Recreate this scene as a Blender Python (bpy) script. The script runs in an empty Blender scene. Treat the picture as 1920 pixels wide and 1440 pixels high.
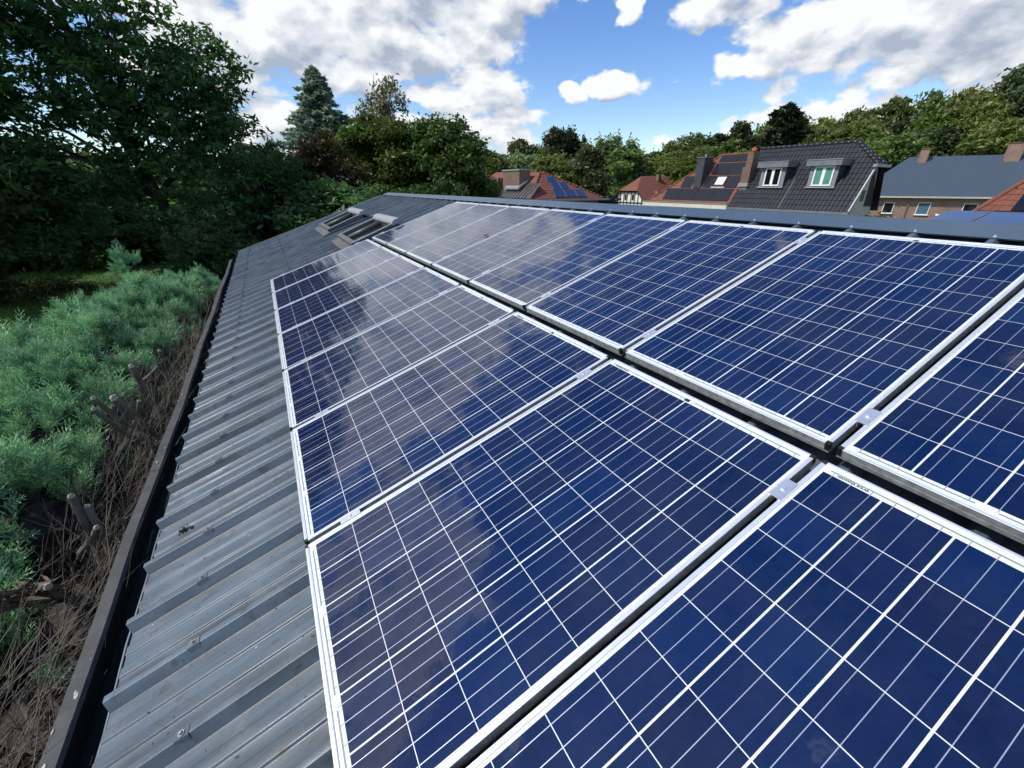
import bpy, bmesh, math, random
import numpy as np
from math import sin, cos, radians, pi, sqrt, atan2
from mathutils import Matrix, Vector

random.seed(7)
RNG = np.random.default_rng(7)
S = bpy.context.scene
COL = S.collection

# ------------------------------------------------------------------ camera, sky, sun, exposure
TH = 0.325078                      # slope of the metal roof
cam_d = bpy.data.cameras.new('camera')
cam_d.sensor_width = 36.0
cam_d.lens = 779.6 / 1920 * 36
cam_d.clip_end = 3000
cam_d.clip_start = 0.05
cam = bpy.data.objects.new('camera', cam_d)
COL.objects.link(cam)
_r = Vector((0.875607, -0.483024, 0.0))
_d = Vector((-0.207712, -0.376618, -0.902782))
_f = Vector((0.436083, 0.790472, -0.430099))
cam.matrix_world = Matrix(((_r.x, -_d.x, -_f.x, 0.13682), (_r.y, -_d.y, -_f.y, -0.4946),
                           (_r.z, -_d.z, -_f.z, 1.32299), (0, 0, 0, 1)))
S.camera = cam

SUN_AZ, SUN_EL = -76.0, 50.0       # degrees, azimuth from +Y towards +X
W = bpy.data.worlds.new('World'); S.world = W; W.use_nodes = True


def build_world():
    nt = W.node_tree; N = nt.nodes; L = nt.links
    N.clear()
    out = N.new('ShaderNodeOutputWorld'); bg = N.new('ShaderNodeBackground')
    L.new(bg.outputs[0], out.inputs[0])
    sky = N.new('ShaderNodeTexSky'); sky.sky_type = 'NISHITA'; sky.sun_disc = False
    sky.sun_elevation = radians(SUN_EL); sky.sun_rotation = radians(SUN_AZ)
    sky.air_density = 1.0; sky.dust_density = 0.2; sky.ozone_density = 3.0
    bg.inputs[1].default_value = 0.1

    # density of the clouds as a function of direction, in a group so it can be read twice
    g = bpy.data.node_groups.new('cloud_density', 'ShaderNodeTree')
    g.interface.new_socket('Direction', in_out='INPUT', socket_type='NodeSocketVector')
    g.interface.new_socket('Density', in_out='OUTPUT', socket_type='NodeSocketFloat')
    gn, gl = g.nodes, g.links
    gi = gn.new('NodeGroupInput'); go = gn.new('NodeGroupOutput')

    def m(op, a, b=None, c=None, clamp=False):
        n = gn.new('ShaderNodeMath'); n.operation = op; n.use_clamp = clamp
        for i, v in enumerate((a, b, c)):
            if v is None: continue
            if isinstance(v, (int, float)): n.inputs[i].default_value = v
            else: gl.new(v, n.inputs[i])
        return n.outputs[0]

    def noise(vec, scale, detail, rough, dist=0.0):
        n = gn.new('ShaderNodeTexNoise'); n.inputs['Scale'].default_value = scale
        n.inputs['Detail'].default_value = detail; n.inputs['Roughness'].default_value = rough
        n.inputs['Distortion'].default_value = dist
        gl.new(vec, n.inputs['Vector']); return n
    nrm = gn.new('ShaderNodeVectorMath'); nrm.operation = 'NORMALIZE'
    gl.new(gi.outputs[0], nrm.inputs[0])
    # squash: clouds look flatter towards the horizon
    sc = gn.new('ShaderNodeVectorMath'); sc.operation = 'MULTIPLY'; sc.inputs[1].default_value = (1, 1, 1.7)
    gl.new(nrm.outputs[0], sc.inputs[0])
    big = noise(sc.outputs[0], 3.6, 3, 0.5)
    det = noise(sc.outputs[0], 8.0, 9, 0.60, 0.25)
    wrp = noise(sc.outputs[0], 5.0, 4, 0.6)
    sep = gn.new('ShaderNodeSeparateXYZ'); gl.new(nrm.outputs[0], sep.inputs[0])
    az = m('MULTIPLY', m('ARCTAN2', sep.outputs[0], sep.outputs[1]), 180 / pi)
    el = m('MULTIPLY', m('ARCSINE', sep.outputs[2]), 180 / pi)
    wc = gn.new('ShaderNodeSeparateColor'); gl.new(wrp.outputs['Color'], wc.inputs[0])
    az = m('ADD', az, m('MULTIPLY', m('SUBTRACT', wc.outputs[0], 0.5), 9))
    el = m('ADD', el, m('MULTIPLY', m('SUBTRACT', wc.outputs[1], 0.5), 5))
    cloud = [(8.9, 14.5, 15, 7.5), (21.4, 14.2, 9.6, 5.6), (-2, 12, 8, 8), (3.2, 6.0, 5, 3.4), (25.2, 9.5, 7.6, 3.4),
             (22, 5.6, 13, 2.6), (30.5, 18.2, 4.6, 2.2), (59.5, 12.0, 8.6, 4.6), (68.4, 12.5, 9.5, 5.4), (51.8, 16.2, 6.8, 2.2),
             (41.2, 16.1, 2.0, 1.2), (40.8, 10.1, 2.9, 1.3), (36.2, 9.4, 2.0, 1.1), (60.3, 5.6, 12, 2.0),
             (48.9, 4.3, 5.0, 1.3), (72, 9.0, 6, 2.0), (82, 9.0, 12, 8),
             (0, 23, 31, 12), (14, 18, 15, 6), (-32, 40, 22, 12), (-50, 20, 25, 10), (120, 30, 35, 16), (-120, 35, 40, 20), (180, 25, 30, 12),
             (70, 30, 14, 6)]
    fld = None
    for (a, e, ra, re) in cloud:
        u = m('MULTIPLY', m('SUBTRACT', az, a), 1 / ra); v = m('MULTIPLY', m('SUBTRACT', el, e), 1 / re)
        r2 = m('ADD', m('MULTIPLY', u, u), m('MULTIPLY', v, v))
        val = m('MULTIPLY', m('SUBTRACT', 1.0, r2), 1.7 if re >= 12 else 1.0)
        fld = val if fld is None else m('MAXIMUM', fld, val)
    fld = m('MINIMUM', m('MAXIMUM', fld, -0.75), 0.85)
    base = m('ADD', m('MULTIPLY', fld, 0.56), m('MULTIPLY', m('SUBTRACT', big.outputs[0], 0.5), 0.9))
    fin = noise(sc.outputs[0], 26, 6, 0.62, 0.1)
    for sc_, am in ((5.0, 1.0), (11.5, 0.60)):
        pf = noise(sc.outputs[0], sc_, 2, 0.45, 0.25)
        base = m('ADD', base, m('MULTIPLY', m('SUBTRACT', m('ABSOLUTE', m('SUBTRACT', pf.outputs[0], 0.5)), 0.085), 2.4 * am))
    dens = m('ADD', m('ADD', base, m('MULTIPLY', m('SUBTRACT', det.outputs[0], 0.5), 1.15)), m('MULTIPLY', m('SUBTRACT', fin.outputs[0], 0.5), 0.70))
    gl.new(dens, go.inputs[0])

    def wm(op, a, b=None, clamp=False):
        n = N.new('ShaderNodeMath'); n.operation = op; n.use_clamp = clamp
        for i, v in enumerate((a, b)):
            if v is None: continue
            if isinstance(v, (int, float)): n.inputs[i].default_value = v
            else: L.new(v, n.inputs[i])
        return n.outputs[0]

    def ramp(v, lo, hi):
        n = N.new('ShaderNodeMapRange'); n.interpolation_type = 'SMOOTHSTEP'
        n.inputs['From Min'].default_value = lo; n.inputs['From Max'].default_value = hi
        L.new(v, n.inputs['Value']); return n.outputs['Result']
    tc = N.new('ShaderNodeTexCoord')
    d1 = N.new('ShaderNodeGroup'); d1.node_tree = g; L.new(tc.outputs['Generated'], d1.inputs[0])
    off = N.new('ShaderNodeVectorMath'); off.operation = 'ADD'
    sa, se = radians(SUN_AZ), radians(SUN_EL)
    k = 0.035
    off.inputs[1].default_value = (k * sin(sa) * cos(se), k * cos(sa) * cos(se) * 0.3, k * sin(se))
    L.new(tc.outputs['Generated'], off.inputs[0])
    d2 = N.new('ShaderNodeGroup'); d2.node_tree = g; L.new(off.outputs[0], d2.inputs[0])
    alpha = ramp(d1.outputs[0], -0.05, 0.24)
    # thick middle is grey, sunward rim and thin edge are white
    lit = wm('ADD', wm('MULTIPLY', wm('SUBTRACT', d1.outputs[0], d2.outputs[0]), 1.7), 0.76)
    thick = ramp(d1.outputs[0], 0.20, 0.95)
    lit = wm('SUBTRACT', lit, wm('MULTIPLY', thick, 0.46), clamp=True)
    cc = N.new('ShaderNodeMix'); cc.data_type = 'RGBA'
    cc.inputs['A'].default_value = (4.2, 4.9, 6.1, 1); cc.inputs['B'].default_value = (9.8, 10.0, 10.3, 1)
    L.new(lit, cc.inputs['Factor'])
    hs = N.new('ShaderNodeHueSaturation'); hs.inputs['Saturation'].default_value = 1.22; hs.inputs['Value'].default_value = 1.70; hs.inputs['Hue'].default_value = 0.512
    L.new(sky.outputs[0], hs.inputs['Color'])
    mix = N.new('ShaderNodeMix'); mix.data_type = 'RGBA'
    L.new(alpha, mix.inputs['Factor']); L.new(hs.outputs[0], mix.inputs['A']); L.new(cc.outputs['Result'], mix.inputs['B'])
    # low haze whitening right at the horizon, all round
    L.new(mix.outputs['Result'], bg.inputs[0])


build_world()
sun_d = bpy.data.lights.new('sun', 'SUN'); sun_d.energy = 4.2; sun_d.angle = radians(0.55); sun_d.color = (1, 0.95, 0.87)
sun = bpy.data.objects.new('sun', sun_d); COL.objects.link(sun)
sd = Vector((sin(radians(SUN_AZ)) * cos(radians(SUN_EL)), cos(radians(SUN_AZ)) * cos(radians(SUN_EL)), sin(radians(SUN_EL))))
sun.rotation_euler = sd.to_track_quat('Z', 'Y').to_euler()
S.view_settings.view_transform = 'Standard'; S.view_settings.look = 'None'
S.view_settings.exposure = 0.0; S.view_settings.gamma = 1; S.view_settings.use_curve_mapping = False
S.cycles.use_denoising = True
S.cycles.max_bounces = 6; S.cycles.diffuse_bounces = 3; S.cycles.glossy_bounces = 3
S.cycles.transparent_max_bounces = 8

# ------------------------------------------------------------------ helpers


def link_obj(name, me, parent=None, mats=None):
    if mats is not None:
        for mm in (mats if isinstance(mats, (list, tuple)) else [mats]): me.materials.append(mm)
    o = bpy.data.objects.new(name, me); COL.objects.link(o)
    if parent is not None: o.parent = parent
    return o


def tag(o, label=None, cat=None, group=None, kind=None):
    if label: o['label'] = label
    if cat: o['category'] = cat
    if group: o['group'] = group
    if kind: o['kind'] = kind
    return o


def empty(name, loc=(0, 0, 0), rot=(0, 0, 0), **k):
    o = bpy.data.objects.new(name, None); COL.objects.link(o)
    o.location = loc; o.rotation_euler = rot; o.empty_display_size = 0.2
    return tag(o, **k)


class MB:
    """collects polygons and builds one mesh"""
    def __init__(s): s.v = []; s.f = []; s.m = []
    def poly(s, pts, mi=0):
        i = len(s.v); s.v += [tuple(p) for p in pts]; s.f.append(tuple(range(i, i + len(pts)))); s.m.append(mi); return s
    def box(s, x0, x1, y0, y1, z0, z1, mi=0):
        i = len(s.v)
        s.v += [(x, y, z) for z in (z0, z1) for y in (y0, y1) for x in (x0, x1)]
        for q in ((0, 2, 3, 1), (4, 5, 7, 6), (0, 1, 5, 4), (1, 3, 7, 5), (3, 2, 6, 7), (2, 0, 4, 6)):
            s.f.append(tuple(i + k for k in q)); s.m.append(mi)
        return s
    def obox(s, o, ax, ay, az, mi=0):
        """box from corner o and three edge vectors"""
        i = len(s.v); o, ax, ay, az = map(Vector, (o, ax, ay, az))
        s.v += [tuple(o + ax * a + ay * b + az * c) for c in (0, 1) for b in (0, 1) for a in (0, 1)]
        for q in ((0, 2, 3, 1), (4, 5, 7, 6), (0, 1, 5, 4), (1, 3, 7, 5), (3, 2, 6, 7), (2, 0, 4, 6)):
            s.f.append(tuple(i + k for k in q)); s.m.append(mi)
        return s
    def extrude(s, prof, a, b, mi=0, closed=False, caps=False):
        """prof: list of 3D points, swept from +a to +b (vectors)"""
        i = len(s.v); n = len(prof); a = Vector(a); b = Vector(b)
        s.v += [tuple(Vector(p) + a) for p in prof] + [tuple(Vector(p) + b) for p in prof]
        for k in range(n if closed else n - 1):
            k2 = (k + 1) % n; s.f.append((i + k, i + k2, i + n + k2, i + n + k)); s.m.append(mi)
        if caps:
            s.f.append(tuple(i + k for k in reversed(range(n)))); s.m.append(mi)
            s.f.append(tuple(i + n + k for k in range(n))); s.m.append(mi)
        return s
    def tube(s, pts, rad, n=6, mi=0, caps=True):
        pts = [Vector(p) for p in pts]; i = len(s.v)
        for k, p in enumerate(pts):
            t = (pts[min(k + 1, len(pts) - 1)] - pts[max(k - 1, 0)]).normalized()
            a = t.orthogonal().normalized() if k == 0 else (a - t * a.dot(t)).normalized()
            b = t.cross(a); r = rad[k] if isinstance(rad, (list, tuple)) else rad
            s.v += [tuple(p + (a * cos(2 * pi * j / n) + b * sin(2 * pi * j / n)) * r) for j in range(n)]
        for k in range(len(pts) - 1):
            for j in range(n):
                j2 = (j + 1) % n
                s.f.append((i + k * n + j, i + k * n + j2, i + (k + 1) * n + j2, i + (k + 1) * n + j)); s.m.append(mi)
        if caps:
            s.f.append(tuple(i + j for j in reversed(range(n)))); s.m.append(mi)
            s.f.append(tuple(i + (len(pts) - 1) * n + j for j in range(n))); s.m.append(mi)
        return s
    def mesh(s, name, mats=(), smooth=False, xf=None):
        me = bpy.data.meshes.new(name)
        v = s.v if xf is None else [tuple(xf @ Vector(p)) for p in s.v]
        me.from_pydata(v, [], s.f)
        for mm in (mats if isinstance(mats, (list, tuple)) else [mats]): me.materials.append(mm)
        me.polygons.foreach_set('material_index', s.m)
        if smooth: me.polygons.foreach_set('use_smooth', [True] * len(s.f))
        me.update(); return me
    def obj(s, name, mats, parent=None, smooth=False, xf=None):
        return link_obj(name, s.mesh(name, mats, smooth, xf), parent)


def np_mesh(name, verts, faces, mat, tone=None):
    """verts (n,3) faces (m,k) arrays, same k"""
    me = bpy.data.meshes.new(name)
    nv, nf, k = len(verts), len(faces), faces.shape[1]
    me.vertices.add(nv); me.vertices.foreach_set('co', verts.astype(np.float32).ravel())
    me.loops.add(nf * k); me.loops.foreach_set('vertex_index', faces.astype(np.int32).ravel())
    me.polygons.add(nf); me.polygons.foreach_set('loop_start', np.arange(0, nf * k, k, dtype=np.int32))
    me.polygons.foreach_set('loop_total', np.full(nf, k, dtype=np.int32))
    if tone is not None:
        at = me.attributes.new('tone', 'FLOAT', 'FACE'); at.data.foreach_set('value', tone.astype(np.float32))
    me.materials.append(mat); me.update(calc_edges=True); return me


# materials --------------------------------------------------------
class Mat:
    def __init__(s, name):
        s.m = bpy.data.materials.new(name); s.m.use_nodes = True
        s.nt = s.m.node_tree; s.N = s.nt.nodes; s.L = s.nt.links
        s.b = s.N['Principled BSDF']; s.out = s.N['Material Output']
    def set(s, **k):
        names = dict(color='Base Color', rough='Roughness', metal='Metallic', coat='Coat Weight', coatr='Coat Roughness', spec='Specular IOR Level', ior='IOR')
        for a, v in k.items():
            i = s.b.inputs[names[a]]
            if hasattr(v, 'is_linked') or isinstance(v, bpy.types.NodeSocket): s.L.new(v, i)
            else: i.default_value = (*v, 1) if isinstance(v, tuple) and len(v) == 3 else v
        return s
    def coord(s, which='Object', scale=(1, 1, 1)):
        t = s.N.new('ShaderNodeTexCoord'); mp = s.N.new('ShaderNodeMapping'); mp.inputs['Scale'].default_value = scale
        s.L.new(t.outputs[which], mp.inputs[0]); return mp.outputs[0]
    def geo(s, scale=(1, 1, 1), rot=(0, 0, 0)):
        t = s.N.new('ShaderNodeNewGeometry'); mp = s.N.new('ShaderNodeMapping'); mp.inputs['Scale'].default_value = scale
        mp.inputs['Rotation'].default_value = rot
        s.L.new(t.outputs['Position'], mp.inputs[0]); return mp.outputs[0]
    def noise(s, vec, scale, detail=4, rough=0.55, dist=0):
        n = s.N.new('ShaderNodeTexNoise'); s.L.new(vec, n.inputs['Vector'])
        n.inputs['Scale'].default_value = scale; n.inputs['Detail'].default_value = detail
        n.inputs['Roughness'].default_value = rough; n.inputs['Distortion'].default_value = dist
        return n.outputs[0]
    def ramp(s, v, stops):
        n = s.N.new('ShaderNodeValToRGB'); e = n.color_ramp.elements
        while len(e) > len(stops): e.remove(e[-1])
        while len(e) < len(stops): e.new(0.5)
        for i, (p, c) in enumerate(stops):
            e[i].position = p; e[i].color = (*c, 1) if isinstance(c, tuple) else (c, c, c, 1)
        s.L.new(v, n.inputs[0]); return n.outputs[0]
    def mix(s, f, a, b, blend='MIX'):
        n = s.N.new('ShaderNodeMix'); n.data_type = 'RGBA'; n.blend_type = blend
        for v, i in ((f, n.inputs['Factor']), (a, n.inputs['A']), (b, n.inputs['B'])):
            if isinstance(v, bpy.types.NodeSocket): s.L.new(v, i)
            elif isinstance(v, tuple): i.default_value = (*v, 1)
            else: i.default_value = v
        return n.outputs['Result']
    def math(s, op, a, b=0.0, clamp=False):
        n = s.N.new('ShaderNodeMath'); n.operation = op; n.use_clamp = clamp
        for i, v in enumerate((a, b)):
            if isinstance(v, bpy.types.NodeSocket): s.L.new(v, n.inputs[i])
            else: n.inputs[i].default_value = v
        return n.outputs[0]
    def bump(s, h, strength=0.3, dist=0.01, coat=False):
        n = s.N.new('ShaderNodeBump'); n.inputs['Strength'].default_value = strength; n.inputs['Distance'].default_value = dist
        s.L.new(h, n.inputs['Height']); s.L.new(n.outputs[0], s.b.inputs['Normal'])
        if coat: s.L.new(n.outputs[0], s.b.inputs['Coat Normal'])
        return s
    def rand(s):
        n = s.N.new('ShaderNodeObjectInfo'); return n.outputs['Random']
    def attr(s, name):
        n = s.N.new('ShaderNodeAttribute'); n.attribute_name = name; return n.outputs['Fac']


def simple(name, col, rough=0.6, metal=0.0, var=0.15, scale=8, bump=0.0, **k):
    M = Mat(name); v = M.geo()
    n = M.noise(v, scale, 5, 0.6)
    lo = tuple(c * (1 - var) for c in col); hi = tuple(min(1, c * (1 + var)) for c in col)
    M.set(color=M.ramp(n, [(0.3, lo), (0.7, hi)]), rough=rough, metal=metal, **k)
    if bump: M.bump(n, bump, 0.02)
    return M.m


# sheet metal of the near roof: dark blue grey coil coating, weathered, streaks running down the slope
def mk_roofmetal(name, col=(0.080, 0.108, 0.132)):
    M = Mat(name)
    v = M.geo(scale=(1, 1, 1), rot=(0, TH, 0))
    st = M.N.new('ShaderNodeMapping'); st.inputs['Scale'].default_value = (1.3, 14, 6); M.L.new(v, st.inputs[0])
    streak = M.noise(st.outputs[0], 1.0, 6, 0.62)
    blot = M.noise(v, 5.5, 8, 0.68)
    fine = M.noise(v, 60, 4, 0.7)
    c = M.ramp(streak, [(0.30, tuple(x * 0.6 for x in col)), (0.5, col), (0.72, tuple(x * 1.4 for x in col))])
    pale = M.ramp(blot, [(0.52, 0.0), (0.64, 0.75)])
    c = M.mix(pale, c, (0.13, 0.165, 0.19))
    dk = M.ramp(M.noise(v, 11, 7, 0.75), [(0.55, 0.0), (0.66, 0.75)])
    c = M.mix(dk, c, (0.036, 0.040, 0.040))
    # silt that collects along the foot of each rib
    g_ = M.N.new('ShaderNodeNewGeometry'); sp_ = M.N.new('ShaderNodeSeparateXYZ'); M.L.new(g_.outputs['Position'], sp_.inputs[0])
    fr_ = M.math('FRACT', M.math('MULTIPLY', M.math('SUBTRACT', sp_.outputs[1], 0.963 - 20), 3.0))
    band = M.ramp(fr_, [(0.0, 0.0), (0.095, 0.0), (0.115, 1.0), (0.20, 0.85), (0.26, 0.0), (0.80, 0.0), (0.87, 0.8), (0.895, 0.6), (0.90, 0.0)])
    slow = M.ramp(M.noise(M.geo(scale=(.9, 1.6, .9)), 2.0, 4, 0.6), [(0.38, 0.1), (0.62, 0.85)])
    c = M.mix(M.math('MULTIPLY', band, slow), c, (0.040, 0.043, 0.040))
    M.set(color=c, metal=0.0, rough=M.ramp(blot, [(0.3, 0.26), (0.7, 0.46)]), spec=0.42)
    M.bump(M.math('ADD', fine, M.math('MULTIPLY', blot, 2.0)), 0.12, 0.004)
    return M.m


m_roof = mk_roofmetal('roof_metal')
m_cap = simple('cap_metal', (0.082, 0.122, 0.165), rough=0.42, metal=0.25, var=0.1, scale=1.5)
m_alu = simple('aluminium', (0.74, 0.77, 0.80), rough=0.36, metal=0.5, var=0.06, scale=14)
m_clamp = simple('clamp_aluminium', (0.80, 0.82, 0.86), rough=0.3, metal=0.7, var=0.08, scale=30)
m_apron = simple('apron_lead', (0.095, 0.10, 0.10), rough=0.6, var=0.3, scale=9)
m_alud = simple('darker_aluminium', (0.42, 0.43, 0.42), rough=0.5, metal=0.5, var=0.35, scale=35)  # darker, more mottled aluminium for the outer frame sides
m_black = simple('black_plastic', (0.012, 0.012, 0.013), rough=0.5, var=0.1)
m_white = simple('white_paint', (0.8, 0.8, 0.79), rough=0.45, var=0.04)
m_ribbon = simple('ribbon_grey', (0.20, 0.25, 0.26), rough=0.5, var=0.05)


def mk_back():
    M = Mat('backsheet_white'); v = M.geo()
    n = M.noise(v, 30, 4)
    M.set(color=M.ramp(n, [(0.3, (0.66, 0.71, 0.72)), (0.7, (0.74, 0.78, 0.78))]), rough=0.5, coat=1.0, coatr=0.06)
    return M.m


def mk_cell():
    M = Mat('silicon_cell'); v = M.coord('Object')
    t = M.N.new('ShaderNodeTexVoronoi'); t.inputs['Scale'].default_value = 55; M.L.new(v, t.inputs['Vector'])
    sp = M.N.new('ShaderNodeSeparateColor'); M.L.new(t.outputs['Color'], sp.inputs[0])
    r = M.rand()
    a = M.ramp(r, [(0.0, (0.0014, 0.0080, 0.040)), (0.35, (0.0016, 0.0115, 0.056)), (0.7, (0.0042, 0.0085, 0.040)), (1.0, (0.0020, 0.0150, 0.070))])
    c = M.mix(M.math('MULTIPLY', sp.outputs[0], 0.45), a, M.mix(0.5, a, (0.006, 0.020, 0.085)))
    w = M.geo()
    dust = M.ramp(M.noise(w, 2.2, 7, 0.7), [(0.40, 0.0), (0.80, 0.035)])
    c = M.mix(dust, c, (0.45, 0.44, 0.42))
    sm = M.noise(w, 9, 5, 0.7)
    M.set(color=c, rough=0.7, spec=0.0, coat=1.0, coatr=M.ramp(sm, [(0.4, 0.03), (0.75, 0.08)]))
    M.b.inputs['Coat IOR'].default_value = 1.62
    bp = M.N.new('ShaderNodeBump'); bp.inputs['Strength'].default_value = 0.05; bp.inputs['Distance'].default_value = 0.01
    M.L.new(M.noise(w, 14, 3, 0.5), bp.inputs['Height']); M.L.new(bp.outputs[0], M.b.inputs['Coat Normal'])
    return M.m


m_back = mk_back(); m_cell = mk_cell()
m_bus = simple('busbar', (0.48, 0.53, 0.62), rough=0.35, metal=0.5, var=0.05, coat=1.0)
m_gut = Mat('gutter_zinc')
_v = m_gut.geo(); _n = m_gut.noise(_v, 9, 8, 0.7); _n2 = m_gut.noise(_v, 26, 5, 0.8)
_c = m_gut.ramp(_n, [(0.3, (0.038, 0.039, 0.040)), (0.62, (0.068, 0.070, 0.072)), (0.8, (0.12, 0.122, 0.118))])
m_gut.set(color=m_gut.mix(m_gut.ramp(_n2, [(0.70, 0.0), (0.74, 0.8)]), _c, (0.33, 0.33, 0.29)), rough=0.75)
m_gut.bump(_n, 0.3, 0.01); m_gut = m_gut.m
m_moss = Mat('gutter_silt')
_v = m_moss.geo(); _n = m_moss.noise(_v, 18, 8, 0.75)
m_moss.set(color=m_moss.ramp(_n, [(0.3, (0.008, 0.008, 0.007)), (0.62, (0.022, 0.021, 0.016)), (0.72, (0.07, 0.068, 0.035)), (0.8, (0.03, 0.03, 0.02))]), rough=0.9)
m_moss.bump(_n, 0.8, 0.03); m_moss = m_moss.m


def mk_brick(name, c1, c2, mortar, scale=1.0, vertical='Y'):
    M = Mat(name); t = M.N.new('ShaderNodeNewGeometry'); sp = M.N.new('ShaderNodeSeparateXYZ'); M.L.new(t.outputs['Position'], sp.inputs[0])
    cb = M.N.new('ShaderNodeCombineXYZ')
    M.L.new(M.math('ADD', sp.outputs[0], sp.outputs[1]), cb.inputs[0]); M.L.new(sp.outputs[2], cb.inputs[1])
    b = M.N.new('ShaderNodeTexBrick'); M.L.new(cb.outputs[0], b.inputs['Vector'])
    b.inputs['Color1'].default_value = (*c1, 1); b.inputs['Color2'].default_value = (*c2, 1); b.inputs['Mortar'].default_value = (*mortar, 1)
    b.inputs['Scale'].default_value = 1; b.inputs['Brick Width'].default_value = 0.21 * scale; b.inputs['Row Height'].default_value = 0.065 * scale
    b.inputs['Mortar Size'].default_value = 0.008
    n = M.noise(M.geo(), 1.2, 6, 0.7)
    M.set(color=M.mix(1.0, b.outputs['Color'], M.ramp(n, [(0.3, 0.72), (0.7, 1.15)]), 'MULTIPLY'), rough=0.85)
    M.bump(b.outputs['Fac'], -0.4, 0.01)
    return M.m


m_brick = mk_brick('brick_brown', (0.30, 0.165, 0.12), (0.24, 0.125, 0.09), (0.33, 0.28, 0.24))
m_brickd = mk_brick('brick_chimney', (0.19, 0.10, 0.07), (0.13, 0.075, 0.055), (0.2, 0.17, 0.14))


def mk_tile(name, c1, c2, c3, rough=0.7, spec=0.4):
    M = Mat(name); v = M.geo()
    vo = M.N.new('ShaderNodeTexVoronoi'); vo.inputs['Scale'].default_value = 3.6; M.L.new(v, vo.inputs['Vector'])
    sp = M.N.new('ShaderNodeSeparateColor'); M.L.new(vo.outputs['Color'], sp.inputs[0])
    n = M.noise(v, 2.5, 7, 0.7)
    c = M.mix(M.math('MULTIPLY', sp.outputs[0], 0.6), c1, c2)
    c = M.mix(M.ramp(n, [(0.50, 0.0), (0.72, 0.75)]), c, c3)
    M.set(color=c, rough=rough, spec=spec); return M.m


m_tiled = mk_tile('dark_glazed_tile', (0.012, 0.013, 0.017), (0.021, 0.022, 0.028), (0.032, 0.032, 0.034), 0.42, 0.5)
m_tiler = mk_tile('red_clay_tile', (0.20, 0.068, 0.040), (0.14, 0.050, 0.033), (0.075, 0.047, 0.038))
m_slate = mk_tile('slate_cladding', (0.045, 0.05, 0.06), (0.06, 0.066, 0.08), (0.03, 0.034, 0.042), 0.55)
m_eternit = mk_tile('fibre_slate_roof', (0.050, 0.072, 0.098), (0.058, 0.082, 0.110), (0.045, 0.064, 0.086), 0.6)
m_zinc = simple('zinc', (0.22, 0.235, 0.25), rough=0.42, metal=0.4, var=0.2, scale=3)
m_zincd = simple('dull_zinc_frame', (0.085, 0.087, 0.09), rough=0.5, metal=0.2, var=0.25, scale=14)
m_zincb = simple('brown_zinc', (0.13, 0.115, 0.115), rough=0.4, metal=0.45, var=0.25, scale=2)
m_lead = simple('lead', (0.30, 0.31, 0.33), rough=0.5, metal=0.2, var=0.15, scale=20)
m_dormer = simple('dormer_slate', (0.20, 0.21, 0.24), rough=0.6, var=0.18, scale=9)
m_beige = simple('beige_render', (0.47, 0.44, 0.37), rough=0.85, var=0.1, scale=3)
m_eave = simple('cream_eave_board', (0.62, 0.58, 0.48), rough=0.7, var=0.08, scale=2)
m_plaster = simple('white_plaster', (0.74, 0.72, 0.68), rough=0.85, var=0.08, scale=3)
m_timber = simple('dark_timber', (0.035, 0.025, 0.02), rough=0.8, var=0.3)
m_wall = simple('grey_render', (0.25, 0.24, 0.22), rough=0.9, var=0.15, scale=3)
m_curtain = simple('green_curtain', (0.08, 0.26, 0.20), rough=0.5, var=0.25, scale=5, coat=0.8)
m_bpanel = Mat('mono_black_panel'); m_bpanel.set(color=(0.008, 0.010, 0.020), rough=0.28, spec=0.35); m_bpanel = m_bpanel.m
m_blpanel = Mat('poly_blue_panel'); m_blpanel.set(color=(0.018, 0.036, 0.095), rough=0.4, coat=1.0, coatr=0.1); m_blpanel = m_blpanel.m
m_terra = simple('terracotta', (0.33, 0.10, 0.05), rough=0.8, var=0.15)


def mk_glass(name, col=(0.01, 0.012, 0.012), rough=0.03):
    M = Mat(name); M.set(color=col, rough=rough, coat=1.0, coatr=0.02, spec=0.6); return M.m


m_glass = mk_glass('dark_window_glass'); m_skyglass = mk_glass('roof_window_glass', (0.012, 0.018, 0.016))
m_glassb = mk_glass('bright_window_glass', (0.09, 0.16, 0.22))


def mk_bark(name, c=(0.09, 0.07, 0.055)):
    M = Mat(name); v = M.geo(scale=(6, 6, 1.5)); n = M.noise(v, 3, 7, 0.7)
    M.set(color=M.ramp(n, [(0.3, tuple(x * 0.5 for x in c)), (0.7, tuple(x * 1.4 for x in c))]), rough=0.9); M.bump(n, 0.7, 0.03)
    return M.m


m_bark = mk_bark('bark'); m_barkd = mk_bark('dark_bark', (0.03, 0.026, 0.02)); m_barkg = mk_bark('cut_branch_bark', (0.165, 0.15, 0.135))
m_twig = simple('bare_twig', (0.112, 0.100, 0.082), rough=0.85, var=0.5, scale=5)
m_deadfol = simple('dead_frond_brown', (0.095, 0.066, 0.042), rough=0.9, var=0.55, scale=16)
m_cut = simple('sawn_wood', (0.34, 0.30, 0.25), rough=0.8, var=0.2, scale=30)


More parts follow.
